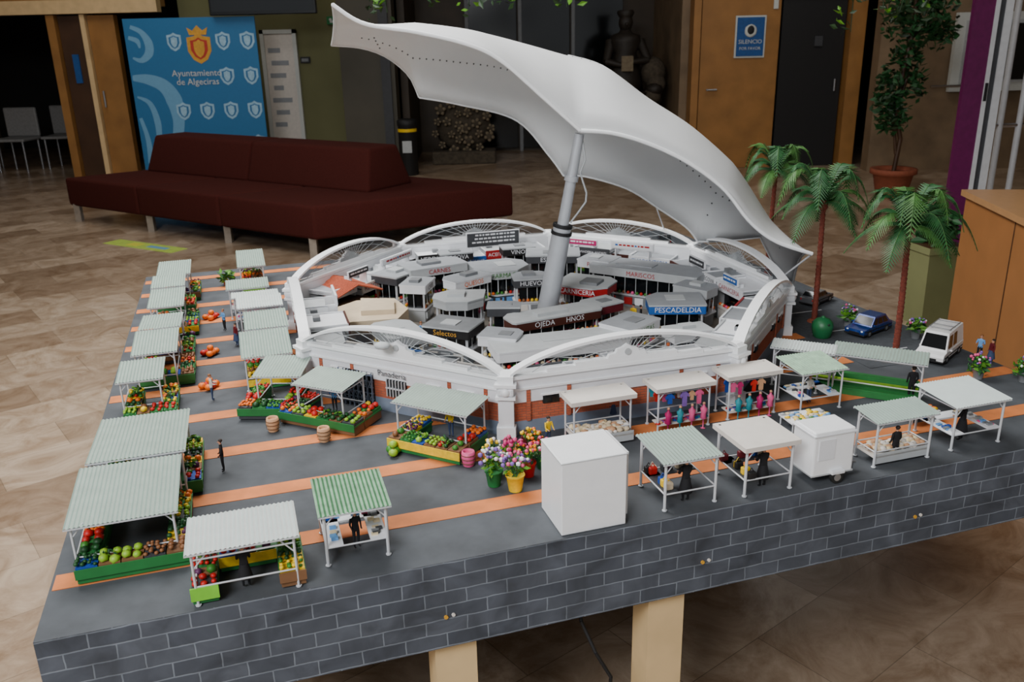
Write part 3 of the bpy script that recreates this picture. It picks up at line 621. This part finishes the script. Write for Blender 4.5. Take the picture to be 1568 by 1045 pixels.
tip=rows[-1][0];mb.cyl(rows[-1][NR],W(2.0,1.14,.15),.003,.003,"alu_white",8);mb.cyl(tip,W(1.98,.95,.15),.003,.003,"alu_white",8)
mb.cyl(rows[50][NR],W(1.93,1.62,.15),.0025,.0025,"alu_white",8)
mb.done("tie_rods",parent=sail)

# ------------------------------------------------------------------ figurines
def figure_mesh(name,top,legs,hairc,arms=((.22,-.10,1.12),(.16,-.30,1.08)),arms2=None,lean=0,scale=.042,skirt=False):
    J=[(0,0,.93),(0,-lean*.3,1.12),(0,-lean*.7,1.33),(0,-lean,1.46),(0,-lean-.01,1.53),(0,-lean-.02,1.62),(0,-lean-.01,1.70)]
    Rr=[.145,.125,.15,.075,.055,.095,.07];E=[(0,1),(1,2),(2,3),(3,4),(4,5),(5,6)]
    ar2=arms2 or arms
    for sg,ar in((1,arms),(-1,ar2)):
        b=len(J);J+=[(sg*.185,-lean*.9,1.40),(sg*ar[0][0],ar[0][1]-lean,ar[0][2]),(sg*ar[1][0],ar[1][1]-lean,ar[1][2]),(sg*ar[1][0]*.97,ar[1][1]-.08-lean,ar[1][2]-.01)]
        Rr+=[.065,.048,.036,.034];E+=[(2,b),(b,b+1),(b+1,b+2),(b+2,b+3)]
        b=len(J);J+=[(sg*.095,0,.86),(sg*.10,-.01,.48),(sg*.10,.02,.09),(sg*.105,-.11,.045)]
        Rr+=[.095,.065,.042,.04];E+=[(0,b),(b,b+1),(b+1,b+2),(b+2,b+3)]
    me=D.meshes.new(name);me.from_pydata(J,E,[]);ob=D.objects.new("tmp",me);COL.objects.link(ob)
    bm=bmesh.new();bm.from_mesh(me);ly=bm.verts.layers.skin.verify();bm.verts.ensure_lookup_table()
    for i,v in enumerate(bm.verts):
        v[ly].radius=(Rr[i],Rr[i]*(.8 if i in(0,1,2) else 1));v[ly].use_root=(i==0)
    bm.to_mesh(me);bm.free()
    ob.modifiers.new("s","SKIN");sb=ob.modifiers.new("u","SUBSURF");sb.levels=1;sb.render_levels=1
    dg=bpy.context.evaluated_depsgraph_get();dg.update();nm=D.meshes.new_from_object(ob.evaluated_get(dg));D.objects.remove(ob)
    out=MB();V=[v.co.copy() for v in nm.vertices]
    for p in nm.polygons:
        c=p.center
        if c.z>1.50:
            mt="skin"
            if c.z>1.68 or (c.y>-lean+.01 and c.z>1.56): mt=hairc
        elif c.z<.92: mt=legs if c.z>.08 else "black"
        elif abs(c.x)>.1 and c.y<-.26-lean: mt="skin"
        else: mt=top
        out.add([V[i]*scale for i in p.vertices],[tuple(range(len(p.vertices)))],mt,True)
    s=scale
    for sg in(-1,1):
        out.ball((sg*.033*s,(-lean-.108)*s,1.635*s),.012*s,"black",low=True);out.ball((sg*.1*s,(-lean-.01)*s,1.62*s),.025*s,"skin",(.5,1,1.3),True)
    out.ball((0,(-lean-.118)*s,1.605*s),.018*s,"skin",low=True);out.ball((0,(-lean-.106)*s,1.572*s),.022*s,"fr_red",(1,.4,.35),True)
    out.ball((0,(-lean+.02)*s,1.68*s),.105*s,hairc,(1,1,.85))
    if skirt: out.lathe([(.26*s,.42*s),(.2*s,.75*s),(.15*s,.98*s)],legs,n=14)
    o=out.done(name);mm=o.data;D.objects.remove(o);return mm
FM=[figure_mesh("fig_a","cloth_black","cloth_black","hair",scale=.044,skirt=True),
    figure_mesh("fig_b","cloth_black","cloth_black","hair",((.24,.0,1.14),(.20,-.12,.92)),scale=.044),
    figure_mesh("fig_c","fr_yellow","denim","hair",lean=.08),
    figure_mesh("fig_d","sky","cloth_black","fr_brown",((.25,-.05,1.15),(.2,-.28,1.2))),
    figure_mesh("fig_e","maroon","denim","hair",((.24,.0,1.14),(.22,-.06,.9)),skirt=True),
    figure_mesh("fig_f","cream_cloth","denim","fr_brown")]
def person(x,y,kind,ang=0,z=0,s=1):
    o=D.objects.new("figurine_person",FM[kind]);COL.objects.link(o);o.location=W(x,y,z);o.rotation_euler=(0,0,RA+k_(ang));o.scale=(s,s,s)
for a in [(.325,.040,0,180,0,1.1),(.522,.10,1,20,0,1.0),(1.165,.045,0,180,0,1.25),(1.340,.045,0,180,0,1.2),(1.665,.045,1,180,0,1.1),(1.875,.08,0,200,0,1.2),(1.93,.30,1,160,0,1.2),(.925,.325,4,0),(.995,.375,2,10),
          (.80,.50,2,-40),(.56,.745,3,-30),(1.19,.455,4,0),(1.69,.38,5,10),(2.31,.47,3,-60),(2.31,.43,4,-100),(1.35,.455,5,0),(1.50,.46,3,0),(.14,.47,3,90),(.29,.50,1,-90),(.265,.93,5,90),(.30,1.53,3,-60),(.335,1.36,4,-60),
          (1.34,1.17,3,10),(1.07,1.09,4,50),(1.54,1.08,2,-40),(1.55,1.05,1,60),(1.17,1.30,2,180),(.87,1.15,3,0),(.90,1.12,0,90),(2.04,1.0,4,0),(2.06,1.04,5,0)]:
    inside=(a[0]-OC[0])**2+(a[1]-OC[1])**2<.68**2
    person(a[0],a[1],a[2],a[3],(.006 if inside else 0.0014),(a[5] if len(a)>5 else 1))

# ------------------------------------------------------------------ stalls
FR=["fr_red","fr_orange","fr_yellow","fr_green","fr_lime","fr_red","fr_dgreen","fr_orange","fr_brown","fr_green","fr_purple"]
def goods(mb,x0,x1,y0,y1,z,tilt=0,crate="crate_green",cols=FR,r=.0066,cell=.034):
    nx=max(1,round((x1-x0)/cell));ny=max(1,round((y1-y0)/cell));cw=(x1-x0)/nx;cd=(y1-y0)/ny
    for i in range(nx):
        for j in range(ny):
            a=x0+i*cw;b=y0+j*cd;zz=z+tilt*j
            mb.box(a+.001,a+cw-.001,b+.001,b+cd-.001,zz,zz+.007,rnd.choice([crate,crate,"crate_brown","fr_yellow","blue","dark_grey"]))
            c=rnd.choice(cols);c2=rnd.choice(cols) if rnd.random()<.5 else c;rr=r*rnd.choice([.7,.9,1,1.4]);mx_=max(1,int(cw/(rr*1.9)));my=max(1,int(cd/(rr*1.9)))
            for u in range(mx_):
                for v in range(my):
                    mb.ball((a+cw*(u+.5)/mx_+rnd.uniform(-.002,.002),b+cd*(v+.5)/my+rnd.uniform(-.002,.002),zz+.009+rnd.uniform(0,.005)),rr*rnd.uniform(.75,1.15),rnd.choice([c,c,c2]),(1,1,.85),low=True)
            if rnd.random()<.2: leaves(mb,(a+cw/2,b+cd/2,zz+.016),.014,18,.006,["leaf_bright","palm_leaf"],.6)
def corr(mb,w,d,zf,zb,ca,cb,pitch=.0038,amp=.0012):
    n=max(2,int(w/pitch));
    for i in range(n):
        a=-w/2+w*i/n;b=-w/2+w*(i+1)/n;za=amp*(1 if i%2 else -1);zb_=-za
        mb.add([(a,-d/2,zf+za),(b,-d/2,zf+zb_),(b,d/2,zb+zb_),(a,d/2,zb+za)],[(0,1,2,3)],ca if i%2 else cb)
    mb.box(-w/2,w/2,-d/2,-d/2+.002,zf-.004,zf-.0015,"alu_white");mb.box(-w/2,w/2,d/2-.002,d/2,zb-.004,zb-.0015,"alu_white")
def counter(mb,p,q,r_,s_):
    mb.box(p,q,r_,s_,.022,.026,"crate_green");mb.box(p+.002,q-.002,r_+.002,s_-.002,.002,.022,rnd.choice(["crate_green","crate_brown","dark_grey","crate_green"]))
    mb.box(p,q,r_-.002,r_,.012,.031,rnd.choice(["crate_green","crate_green","fr_yellow","lime","crate_brown"]));goods(mb,p+.001,q-.001,r_+.001,s_-.001,.026)
def stall(name,x0,x1,y0,y1,ang=0,h=.105,roof=("sage","sage_dark"),kind="fruit",ext=(0,0,0,0),slope=.008,leg=.0024):
    cx,cy=(x0+x1)/2,(y0+y1)/2;w,d=x1-x0,y1-y0;mb=MB()
    if roof[0]=="flat":
        mb.box(-w/2,w/2,-d/2,d/2,h,h+.002,roof[1]);mb.box(-w/2,w/2,-d/2-.001,-d/2,h-.008,h+.002,roof[1]);mb.box(w/2,w/2+.001,-d/2,d/2,h-.008,h+.002,roof[1]);mb.box(-w/2-.001,-w/2,-d/2,d/2,h-.008,h+.002,roof[1])
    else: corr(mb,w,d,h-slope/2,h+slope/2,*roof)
    iw,id_=w/2-.010,d/2-.010
    for sx in(-1,1):
        for sy in(-1,1):
            zt=h+slope/2*sy-.002;mb.cyl((sx*iw,sy*id_,0),(sx*iw,sy*id_,zt),leg,leg,"alu_white",7)
            mb.lathe([(.005,0),(.005,.002)],"alu_white",(sx*iw,sy*id_,0),n=8)
            mb.cyl((sx*iw,sy*id_,h-.03),(sx*(iw-.022),sy*id_,h-.004),.0014,.0014,"alu_white",5)
    for z in((h-.012),(.035)):
        for sy in(-1,1): mb.cyl((-iw,sy*id_,z),(iw,sy*id_,z),.0017,.0017,"alu_white",6)
        for sx in(-1,1): mb.cyl((sx*iw,-id_,z),(sx*iw,id_,z),.0017,.0017,"alu_white",6)
    L,R_,Fr,Bk=ext
    a,b,c,e=-iw-L,iw+R_,-id_-Fr,id_+Bk
    if kind=="fruit":
        dw=min(.045,(e-c)*.5)
        for q in((a,b,c,c+dw),(a,a+.04,c+dw,e),(b-.04,b,c+dw,e)): counter(mb,*q)
    elif kind=="fruit_sides":
        for q in((a,a+.045,c,e),(b-.045,b,c,e),(a+.045,b-.045,e-.04,e)): counter(mb,*q)
        mb.box(a,a+.045,c-.003,c,.010,.034,"lime")
    elif kind=="table":
        mb.box(-iw,-iw+.03,-id_,id_,.033,.037,"white_paint");mb.box(iw-.03,iw,-id_,id_,.033,.037,"white_paint");mb.box(-iw,iw,id_-.03,id_,.033,.037,"white_paint")
        for i in range(30):
            if rnd.random()<.3: x,y=rnd.uniform(-iw+.01,iw-.01),id_-.015
            else: x=rnd.choice([-iw+.015,iw-.015])+rnd.uniform(-.006,.006);y=rnd.uniform(-id_+.01,id_-.01)
            mb.box(x-.006,x+.006,y-.004,y+.004,.037,.037+rnd.uniform(.002,.006),rnd.choice(["sky","cream_cloth","mid_grey","blue","pink","light_grey","fr_cream","dark_grey"]))
    elif kind=="clothes":
        for yy in(-id_,0,id_):
            mb.cyl((-iw,yy,h-.016),(iw,yy,h-.016),.0012,.0012,"alu_white",5);x=-iw+.01
            while x<iw-.01:
                if rnd.random()<(.55 if yy==-id_ else .8):
                    m_=rnd.choice(["pink","magenta","teal","blue","fr_red","cream_cloth","sky","denim","basket","violet"]);ww=rnd.uniform(.007,.011);hh=rnd.uniform(.020,.036);z=h-.018
                    mb.prismxz([(x-ww*.5,z-hh),(x+ww*.5,z-hh),(x+ww*.5,z-.01),(x+ww,z-.014),(x+ww*1.1,z-.008),(x+ww*.3,z),(x-ww*.3,z),(x-ww*1.1,z-.008),(x-ww,z-.014),(x-ww*.5,z-.01)],yy-.002,yy+.002,m_)
                x+=.019
        mb.box(-iw,iw,-id_-.005,-id_+.03,.018,.021,"cream_cloth")
        for i in range(46):
            x=rnd.uniform(-iw,iw);y=-id_+rnd.uniform(0,.025);mb.ball((x,y,.023),.006,rnd.choice(["pink","magenta","teal","blue","fr_red","cream_cloth","violet","basket"]),(1.2,1,.5),True)
        for i in range(4):
            x=-iw+.02+i*(2*iw-.04)/3;y=-id_-.012;m_=rnd.choice(["fr_red","teal","pink","magenta"])
            mb.lathe([(.006,.0),(.0015,.002),(.0015,.022),(.008,.026),(.006,.038),(.009,.050),(.003,.056),(.003,.060)],m_,(x,y,0),n=8);mb.ball((x,y,.063),.004,"skin",low=True)
    elif kind=="bread":
        mb.box(-iw,iw,-id_-Fr,id_,.020,.024,"cream_cloth");mb.box(-iw,iw,-id_-Fr,-id_-Fr+.002,.006,.03,"light_grey")
        for i in range(110): mb.ball((rnd.uniform(-iw+.006,iw-.006),rnd.uniform(-id_-Fr+.006,id_*.5),.028+rnd.uniform(0,.008)),rnd.uniform(.005,.009),rnd.choice(["fr_cream","beige","cream_cloth","basket"]),(1.2,1,.8),True)
    elif kind=="bags":
        mb.box(-iw,iw,id_-.03,id_,.033,.036,"dark_grey");mb.box(-iw,-iw+.03,-id_,id_,.033,.036,"dark_grey")
        for i in range(12):
            if rnd.random()<.5:x,y=rnd.uniform(-iw,iw),id_-.015
            else:x,y=-iw+.015,rnd.uniform(-id_,id_)
            m_=rnd.choice(["fr_red","blue","black","maroon","fr_yellow","dark_grey","sky","beige"]);mb.bbox(x-.009,x+.009,y-.006,y+.006,.036,.052,m_,.003);mb.tube([(x-.005,y,.052),(x,y,.06),(x+.005,y,.052)],.0009,m_,5)
    return mb.done(name,W(cx,cy,.0014),RA+k_(ang))
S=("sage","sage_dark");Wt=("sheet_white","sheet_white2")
fs="fruit_stall"
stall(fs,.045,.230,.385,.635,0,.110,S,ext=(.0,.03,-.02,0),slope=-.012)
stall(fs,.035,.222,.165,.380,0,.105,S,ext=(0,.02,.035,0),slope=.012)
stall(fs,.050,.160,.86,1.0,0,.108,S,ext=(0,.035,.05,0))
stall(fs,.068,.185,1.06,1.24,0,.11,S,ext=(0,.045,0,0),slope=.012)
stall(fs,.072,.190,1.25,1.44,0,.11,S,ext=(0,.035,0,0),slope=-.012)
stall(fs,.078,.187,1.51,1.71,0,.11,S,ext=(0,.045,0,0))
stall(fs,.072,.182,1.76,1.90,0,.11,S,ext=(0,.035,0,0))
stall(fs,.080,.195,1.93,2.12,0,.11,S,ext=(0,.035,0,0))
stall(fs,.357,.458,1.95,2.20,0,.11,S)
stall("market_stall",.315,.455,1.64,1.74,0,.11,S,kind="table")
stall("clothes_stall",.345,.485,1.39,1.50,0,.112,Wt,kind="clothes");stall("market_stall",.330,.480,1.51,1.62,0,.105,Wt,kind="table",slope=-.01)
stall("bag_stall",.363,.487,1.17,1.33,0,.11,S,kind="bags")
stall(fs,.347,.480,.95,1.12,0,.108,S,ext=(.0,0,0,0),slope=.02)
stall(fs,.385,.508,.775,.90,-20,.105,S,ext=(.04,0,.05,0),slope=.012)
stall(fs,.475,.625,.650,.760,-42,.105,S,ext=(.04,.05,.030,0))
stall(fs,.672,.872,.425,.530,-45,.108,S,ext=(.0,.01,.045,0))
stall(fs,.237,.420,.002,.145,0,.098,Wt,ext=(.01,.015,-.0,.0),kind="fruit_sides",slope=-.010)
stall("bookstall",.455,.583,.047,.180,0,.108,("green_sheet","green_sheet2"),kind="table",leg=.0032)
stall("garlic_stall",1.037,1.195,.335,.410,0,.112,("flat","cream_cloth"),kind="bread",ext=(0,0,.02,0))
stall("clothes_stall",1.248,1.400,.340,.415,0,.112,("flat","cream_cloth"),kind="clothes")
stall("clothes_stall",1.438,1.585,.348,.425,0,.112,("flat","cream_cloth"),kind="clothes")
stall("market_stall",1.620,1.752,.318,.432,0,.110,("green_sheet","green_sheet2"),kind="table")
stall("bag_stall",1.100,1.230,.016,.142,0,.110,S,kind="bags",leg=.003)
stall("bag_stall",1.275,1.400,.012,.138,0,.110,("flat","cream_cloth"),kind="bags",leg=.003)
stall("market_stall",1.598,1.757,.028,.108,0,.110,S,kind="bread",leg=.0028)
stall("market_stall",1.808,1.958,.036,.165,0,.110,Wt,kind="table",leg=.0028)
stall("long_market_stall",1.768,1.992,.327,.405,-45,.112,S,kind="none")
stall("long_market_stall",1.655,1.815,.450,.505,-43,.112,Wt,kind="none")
mb=MB()
for i in range(3): mb.box(-.13,.13,-.05+i*.025,-.028+i*.025,0,.014+i*.010,"crate_green");mb.box(-.128,.128,-.048+i*.025,-.030+i*.025,.014+i*.01,.018+i*.01,"fr_lime" if i==1 else "crate_green")
mb.done("tiered_green_counter",W(1.87,.40,.0014),RA+k_(-45))
def tray(x,y,w,cols,ang=0):
    mb=MB();mb.box(-w,w,-.03,.03,.022,.026,"white_gloss")
    for xx in(-w+.005,w-.005):
        for yy in(-.026,.026): mb.cyl((xx,yy,0),(xx,yy,.024),.002,.002,"alu_white",6)
    for i in range(34): mb.ball((rnd.uniform(-w+.004,w-.004),rnd.uniform(-.025,.025),.029),.0055,rnd.choice(cols),(1.5,1,.5),True)
    mb.done("tray_table",W(x,y,.0014),RA+k_(ang))
tray(1.60,.265,.055,["fr_green","fr_cream","fr_yellow","sky","light_grey"],-3);tray(1.87,.21,.04,["fr_red","fr_cream","fr_yellow","basket","fr_orange"])
for x,y,c in((.405,.68,"basket"),(.515,.580,"basket"),(.80,.345,"pink")):
    mb=MB();mb.lathe([(.012,0),(.016,.02),(.014,.034),(.011,.034),(.010,.028)],c,n=14);
    for i in range(3): mb.lathe([(.0165,.008+i*.009),(.0165,.010+i*.009)],"crate_brown",n=14,cap=False)
    mb.done("wicker_basket",W(x,y,.0014),0)
def pile(name,x,y,r,mats,n,spread):
    mb=MB()
    for i in range(n):
        a=i*2.4;d=spread*math.sqrt((i+.3)/n);mb.ball((d*math.cos(a),d*math.sin(a),r*.85),r,rnd.choice(mats),(1,1,.85));mb.cyl((d*math.cos(a),d*math.sin(a),r*1.6),(d*math.cos(a)+.001,d*math.sin(a),r*1.9),.001,.001,"fr_brown",5)
    mb.ball((0,0,r*2.2),r*.9,mats[0],(1,1,.85));mb.done(name,W(x,y,.0014),0)
pile("watermelon_pile",.655,.455,.011,["fr_lime","fr_green"],4,.016)
for yy in(1.02,1.30,1.68): pile("pumpkin_pile",.258,yy,.011,["fr_orange","fr_red"],5,.022)
def bouquet(mb,x,y,s,pot,cols,big=1):
    mb.lathe([(.011*s,0),(.015*s,.026*s),(.0165*s,.027*s),(.0165*s,.029*s)],pot,(x,y,0),n=14)
    for i in range(26):
        a=rnd.uniform(0,6.28);d=.024*s*math.sqrt(rnd.random())*big;z=.045*s+.012*s*rnd.random()+(.018*s*(1-d/(.026*s*big)))
        mb.cyl((x,y,.026*s),(x+d*math.cos(a),y+d*math.sin(a),z),.0006,.0006,"fr_green",4,False)
        mb.ball((x+d*math.cos(a),y+d*math.sin(a),z),.0038*s*rnd.uniform(.7,1.3),rnd.choice(cols),low=True)
    leaves(mb,(x,y,.042*s),.024*s*big,46,.007*s,["leaf_bright","palm_leaf"],.6)
mb=MB()
spec=[(0,-.03,1.25,"fr_yellow",["white_flower","violet","pink"]),(-.035,.005,1.2,"crate_green",["violet","white_flower"]),(.045,.02,1.1,"fr_red",["fr_yellow","pink","fr_orange"]),(.02,.045,1.2,"light_grey",["pink","magenta"]),
      (-.02,.06,1.1,"fr_yellow",["fr_yellow","white_flower"]),(.085,.045,1.0,"crate_green",["pink","fr_red","white_flower"]),(.075,.085,1.1,"mid_grey",["fr_yellow","fr_orange"]),(.115,.03,.9,"fr_red",["violet","pink"])]
for a in spec: bouquet(mb,*a)
mb.done("flower_stand",W(.862,.235,.0014),RA)
for x,y in((2.29,.30),(2.20,.36),(2.17,.85),(2.28,.68)):
    mb=MB();bouquet(mb,0,0,1.0,"mid_grey",["pink","white_flower","violet","fr_green"]);leaves(mb,(0,0,.035),.028,70,.010,["leaf_bright","palm_leaf"],.6);mb.done("flower_pot",W(x,y,.0014),0)
for x,y in((.31,2.12),(.40,2.28)):
    mb=MB();leaves(mb,(0,0,.035),.03,60,.014,["leaf_bright","palm_leaf"],.6);mb.lathe([(.01,0),(.014,.02)],"terracotta",n=10);mb.done("small_shrub",W(x,y,.0014),0)

mb=MB();mb.bbox(0,.130,0,.112,0,.150,"white_gloss",.0015);mb.box(.134,.140,.015,.118,.012,.143,"white_paint");mb.box(.129,.135,.03,.11,.02,.135,"light_grey")
mb.box(-.001,.131,-.001,.113,.1475,.1485,"light_grey");mb.done("closed_market_booth",W(.889,.008,.0014),RA+k_(0))
mb=MB();mb.bbox(0,.098,0,.072,.018,.118,"white_gloss",.004);mb.box(-.001,.099,-.001,.073,.020,.023,"light_grey");mb.bbox(-.002,.100,-.002,.074,.108,.112,"white_paint",.001)
for y in(-.003,.075):
    mb.cyl((.058,y-.004,.014),(.058,y+.004,.014),.014,.014,"tyre",20);mb.cyl((.058,y-.005,.014),(.058,y+.005,.014),.008,.008,"steel",14)
mb.cyl((.098,.036,.02),(.135,.036,.016),.003,.003,"steel");mb.cyl((.128,.036,0),(.128,.036,.018),.002,.002,"steel");mb.bbox(.042,.074,-.010,.002,.022,.030,"white_paint",.002)
mb.box(.012,.05,-.0012,0,.055,.10,"white_paint");mb.done("white_box_trailer",W(1.433,.012,.0014),RA+k_(0))

# ------------------------------------------------------------------ vehicles
def vehicle(name,x,y,ang,body,L=.13,Wd=.055,Ht=.046,van=False):
    mb=MB();h=L/2
    if van:
        low=[(-h,.010),(h*.98,.010),(h,.022),(h*.96,.030),(h*.72,.034),(-h,.034)]
        cab=[(-h,.034),(h*.72,.034),(h*.45,Ht+.012),(-h*.96,Ht+.014)]
    else:
        low=[(-h,.012),(h*.97,.010),(h,.018),(h*.97,.025),(h*.55,.029),(-h*.8,.030),(-h,.028)]
        cab=[(-h*.85,.030),(h*.50,.029),(h*.18,Ht),(-h*.55,Ht)]
    def ext(poly,w0,w1,mat):
        n=len(poly);zs=[p[1] for p in poly];mx_,mn=max(zs),min(zs)
        f=lambda z:w0+(w1-w0)*(z-mn)/(mx_-mn)
        vs=[(p[0],-f(p[1]),p[1]) for p in poly]+[(p[0],f(p[1]),p[1]) for p in poly]
        mb.add(vs,[(i,(i+1)%n,n+(i+1)%n,n+i) for i in range(n)]+[tuple(range(n-1,-1,-1)),tuple(range(n,2*n))],mat)
    ext(low,Wd/2*.97,Wd/2,body)
    ext(cab,Wd/2*.97,Wd/2*.82,body)
    def lerp2(p,q,t): return (p[0]+(q[0]-p[0])*t,p[1]+(q[1]-p[1])*t)
    A,B,C_,Dd=cab
    hw=lambda z:(Wd/2*.97+(Wd/2*.82-Wd/2*.97)*(z-A[1])/(C_[1]-A[1]))+.0006
    def P(u,v): a=lerp2(A,B,u);b=lerp2(Dd,C_,u);return lerp2(a,b,v)
    spans=((.70,.93),(.42,.64)) if van else ((.10,.36),(.40,.66),(.70,.92))
    for u0,u1 in spans:
        q=[P(u0,.12),P(u1,.12),P(u1,.82),P(u0,.82)]
        for sg in(-1,1): mb.add([(p[0],sg*hw(p[1]),p[1]) for p in q],[(0,1,2,3)],"window_black")
    for E0,E1,off in((B,C_,.0008),(A,Dd,-.0008)):
        q0=lerp2(E0,E1,.12);q1=lerp2(E0,E1,.86);mb.add([(q0[0]+off,-hw(q0[1])*.88,q0[1]+.0004),(q0[0]+off,hw(q0[1])*.88,q0[1]+.0004),(q1[0]+off,hw(q1[1])*.86,q1[1]+.0004),(q1[0]+off,-hw(q1[1])*.86,q1[1]+.0004)],[(0,1,2,3)],"window_black")
    for wx in(-h*.6,h*.62):
        for sg in(-1,1):
            mb.cyl((wx,sg*(Wd/2-.006),.011),(wx,sg*(Wd/2+.001),.011),.011,.011,"tyre",18);mb.cyl((wx,sg*(Wd/2),.011),(wx,sg*(Wd/2+.0016),.011),.006,.006,"steel",12)
    for sg in(-1,1):
        mb.ball((h*.97,sg*Wd*.36,.021),.0045,"white_gloss",(.5,1.2,.8),True);mb.ball((-h*.99,sg*Wd*.38,.023),.004,"fr_red",(.5,.8,1.2),True)
        mb.bbox(h*.36,h*.42,sg*(Wd/2+.003)-.003,sg*(Wd/2+.003)+.003,.031,.036,body,.001)
        mb.box(-h*.95,h*.9,sg*(Wd/2+.0002)-.0006,sg*(Wd/2+.0002)+.0006,.019,.021,"black")
    mb.box(h-.001,h+.001,-Wd*.25,Wd*.25,.013,.018,"black");mb.box(-h,h,-Wd/2,Wd/2,.008,.012,"black")
    if van:
        for xx in(-h*.7,-.2*h,.2*h): mb.cyl((xx,-Wd*.38,Ht+.017),(xx,Wd*.38,Ht+.017),.0012,.0012,"steel",5)
        for sg in(-1,1): mb.cyl((-h*.8,sg*Wd*.37,Ht+.019),(h*.35,sg*Wd*.37,Ht+.019),.0012,.0012,"steel",5)
    mb.done(name,W(x,y,.0014),RA+k_(ang))
vehicle("blue_car",2.19,.78,-160,"car_blue",.155,.066,.056)
vehicle("grey_car",2.235,1.10,25,"car_grey",.13,.056,.046)
vehicle("white_van",2.232,.535,-150,"car_white",.170,.076,.070,van=True)
vehicle("grey_car",2.15,1.75,70,"car_grey",.12,.052,.042);vehicle("dark_car",2.17,2.1,70,"window_black",.12,.052,.042)
mb=MB();mb.lathe([(.022,0),(.026,.004),(.032,.030),(.032,.036),(.029,.048),(.019,.058),(.006,.062)],"igloo_green",n=20);mb.lathe([(.006,.061),(.006,.065),(.002,.067)],"igloo_green",n=10)
for i in range(3):
    a=i*2.1-1.6;mb.ball((.029*math.cos(a),.029*math.sin(a),.046),.007,"black",(.6,.6,.6),True)
mb.done("recycling_container",W(2.03,.79,.0014),RA)

# ------------------------------------------------------------------ palms
def palm(x,y,h,r,n=22,leafm=("palm_leaf","palm_leaf","palm_leaf2")):
    mb=MB();lean=rnd.uniform(-.01,.01)
    mb.lathe([(.022,0),(.018,.006),(.010,.010)],"terracotta",n=14)
    seg=26
    for i in range(seg):
        z0=h*i/seg;z1=h*(i+1)/seg;mb.cyl((lean*(i/seg)**2,0,z0),(lean*((i+1)/seg)**2,0,z1),.0085-.0022*i/seg,.0104-.0022*i/seg,"palm_trunk",9,True)
    mb.ball((lean,0,h),.015,"palm_trunk",(1,1,1.3))
    for i in range(n):
        a=2*math.pi*i/n*1.618*2+rnd.uniform(-.15,.15);up=[.25,.65,1.1,1.35][i%4];Lr=r*rnd.uniform(.85,1.12)*(1 if up<1.2 else .85);pts=[]
        for j in range(13):
            t=j/12;rad=Lr*(t-.16*t*t*up);z=h+.008+Lr*(up*.75*math.sin(t*2.2)-.70*t*t);pts.append(Vector((lean+rad*math.cos(a),rad*math.sin(a),z)))
        mb.tube(pts,.0011,"palm_leaf2",4);side=Vector((-math.sin(a),math.cos(a),0));mt=rnd.choice(leafm)
        for j in range(1,30):
            t=j/30*12;k0=min(int(t),11);p=pts[k0].lerp(pts[k0+1],t-k0);fw=(pts[k0+1]-pts[k0]).normalized();ln=Lr*.30*math.sin(math.pi*(.12+.84*j/30))
            for sg in(-1,1):
                tipp=p+side*sg*ln*.8+fw*ln*.6+Vector((0,0,-ln*.30));wv=fw*.0038
                mb.add([p-wv,p+wv,tipp],[(0,1,2)],mt)
    mb.done("model_palm_tree",W(x,y,.0014),RA)
palm(2.100,.925,.375,.175);palm(2.140,.600,.360,.180);palm(2.275,1.46,.39,.155)

# ------------------------------------------------------------------ lights
def area(name,loc,target,size,power,col=(1,1,1),sy=None):
    l=D.lights.new(name,'AREA');l.energy=power;l.color=col;l.size=size
    if sy:l.shape='RECTANGLE';l.size_y=sy
    o=D.objects.new(name,l);COL.objects.link(o);o.location=loc;o.rotation_euler=(Vector(target)-Vector(loc)).to_track_quat('-Z','Y').to_euler();return o
area("skylight_lamp",(-.9,3.1,4.25),(-.5,2.8,0),2.8,390,(1,.99,.97))
area("window_daylight",(-1.8,-1.6,4.1),(.2,1.8,.8),2.2,360,(.98,.985,1.0),1.8)
area("background_fill",(-4,9,4.2),(-4,9.5,0),2.5,65,(1,.95,.88))  # this and the next are added fill lamps for the lobby background
area("background_fill",(3,9.2,4.2),(3,10,0),2.5,48,(1,.95,.88))
w=D.worlds.new("world");bpy.context.scene.world=w;w.use_nodes=True;w.node_tree.nodes["Background"].inputs[0].default_value=(.92,.96,1,1);w.node_tree.nodes["Background"].inputs[1].default_value=.62

# ------------------------------------------------------------------ camera
th=math.radians(19.2);rho=math.radians(1.3)
F=Vector((0,math.cos(th),-math.sin(th)));R0=Vector((1,0,0));U0=Vector((0,math.sin(th),math.cos(th)))
R=R0*math.cos(rho)-U0*math.sin(rho);U=U0*math.cos(rho)+R0*math.sin(rho)
cd=D.cameras.new("camera");cd.sensor_width=36;cd.lens=30.6;cd.clip_start=.05
co=D.objects.new("camera",cd);COL.objects.link(co)
co.matrix_world=Matrix(((R.x,U.x,-F.x,0),(R.y,U.y,-F.y,0),(R.z,U.z,-F.z,1.68),(0,0,0,1)))
cd.dof.use_dof=True;cd.dof.focus_distance=2.0;cd.dof.aperture_fstop=9
bpy.context.scene.camera=co
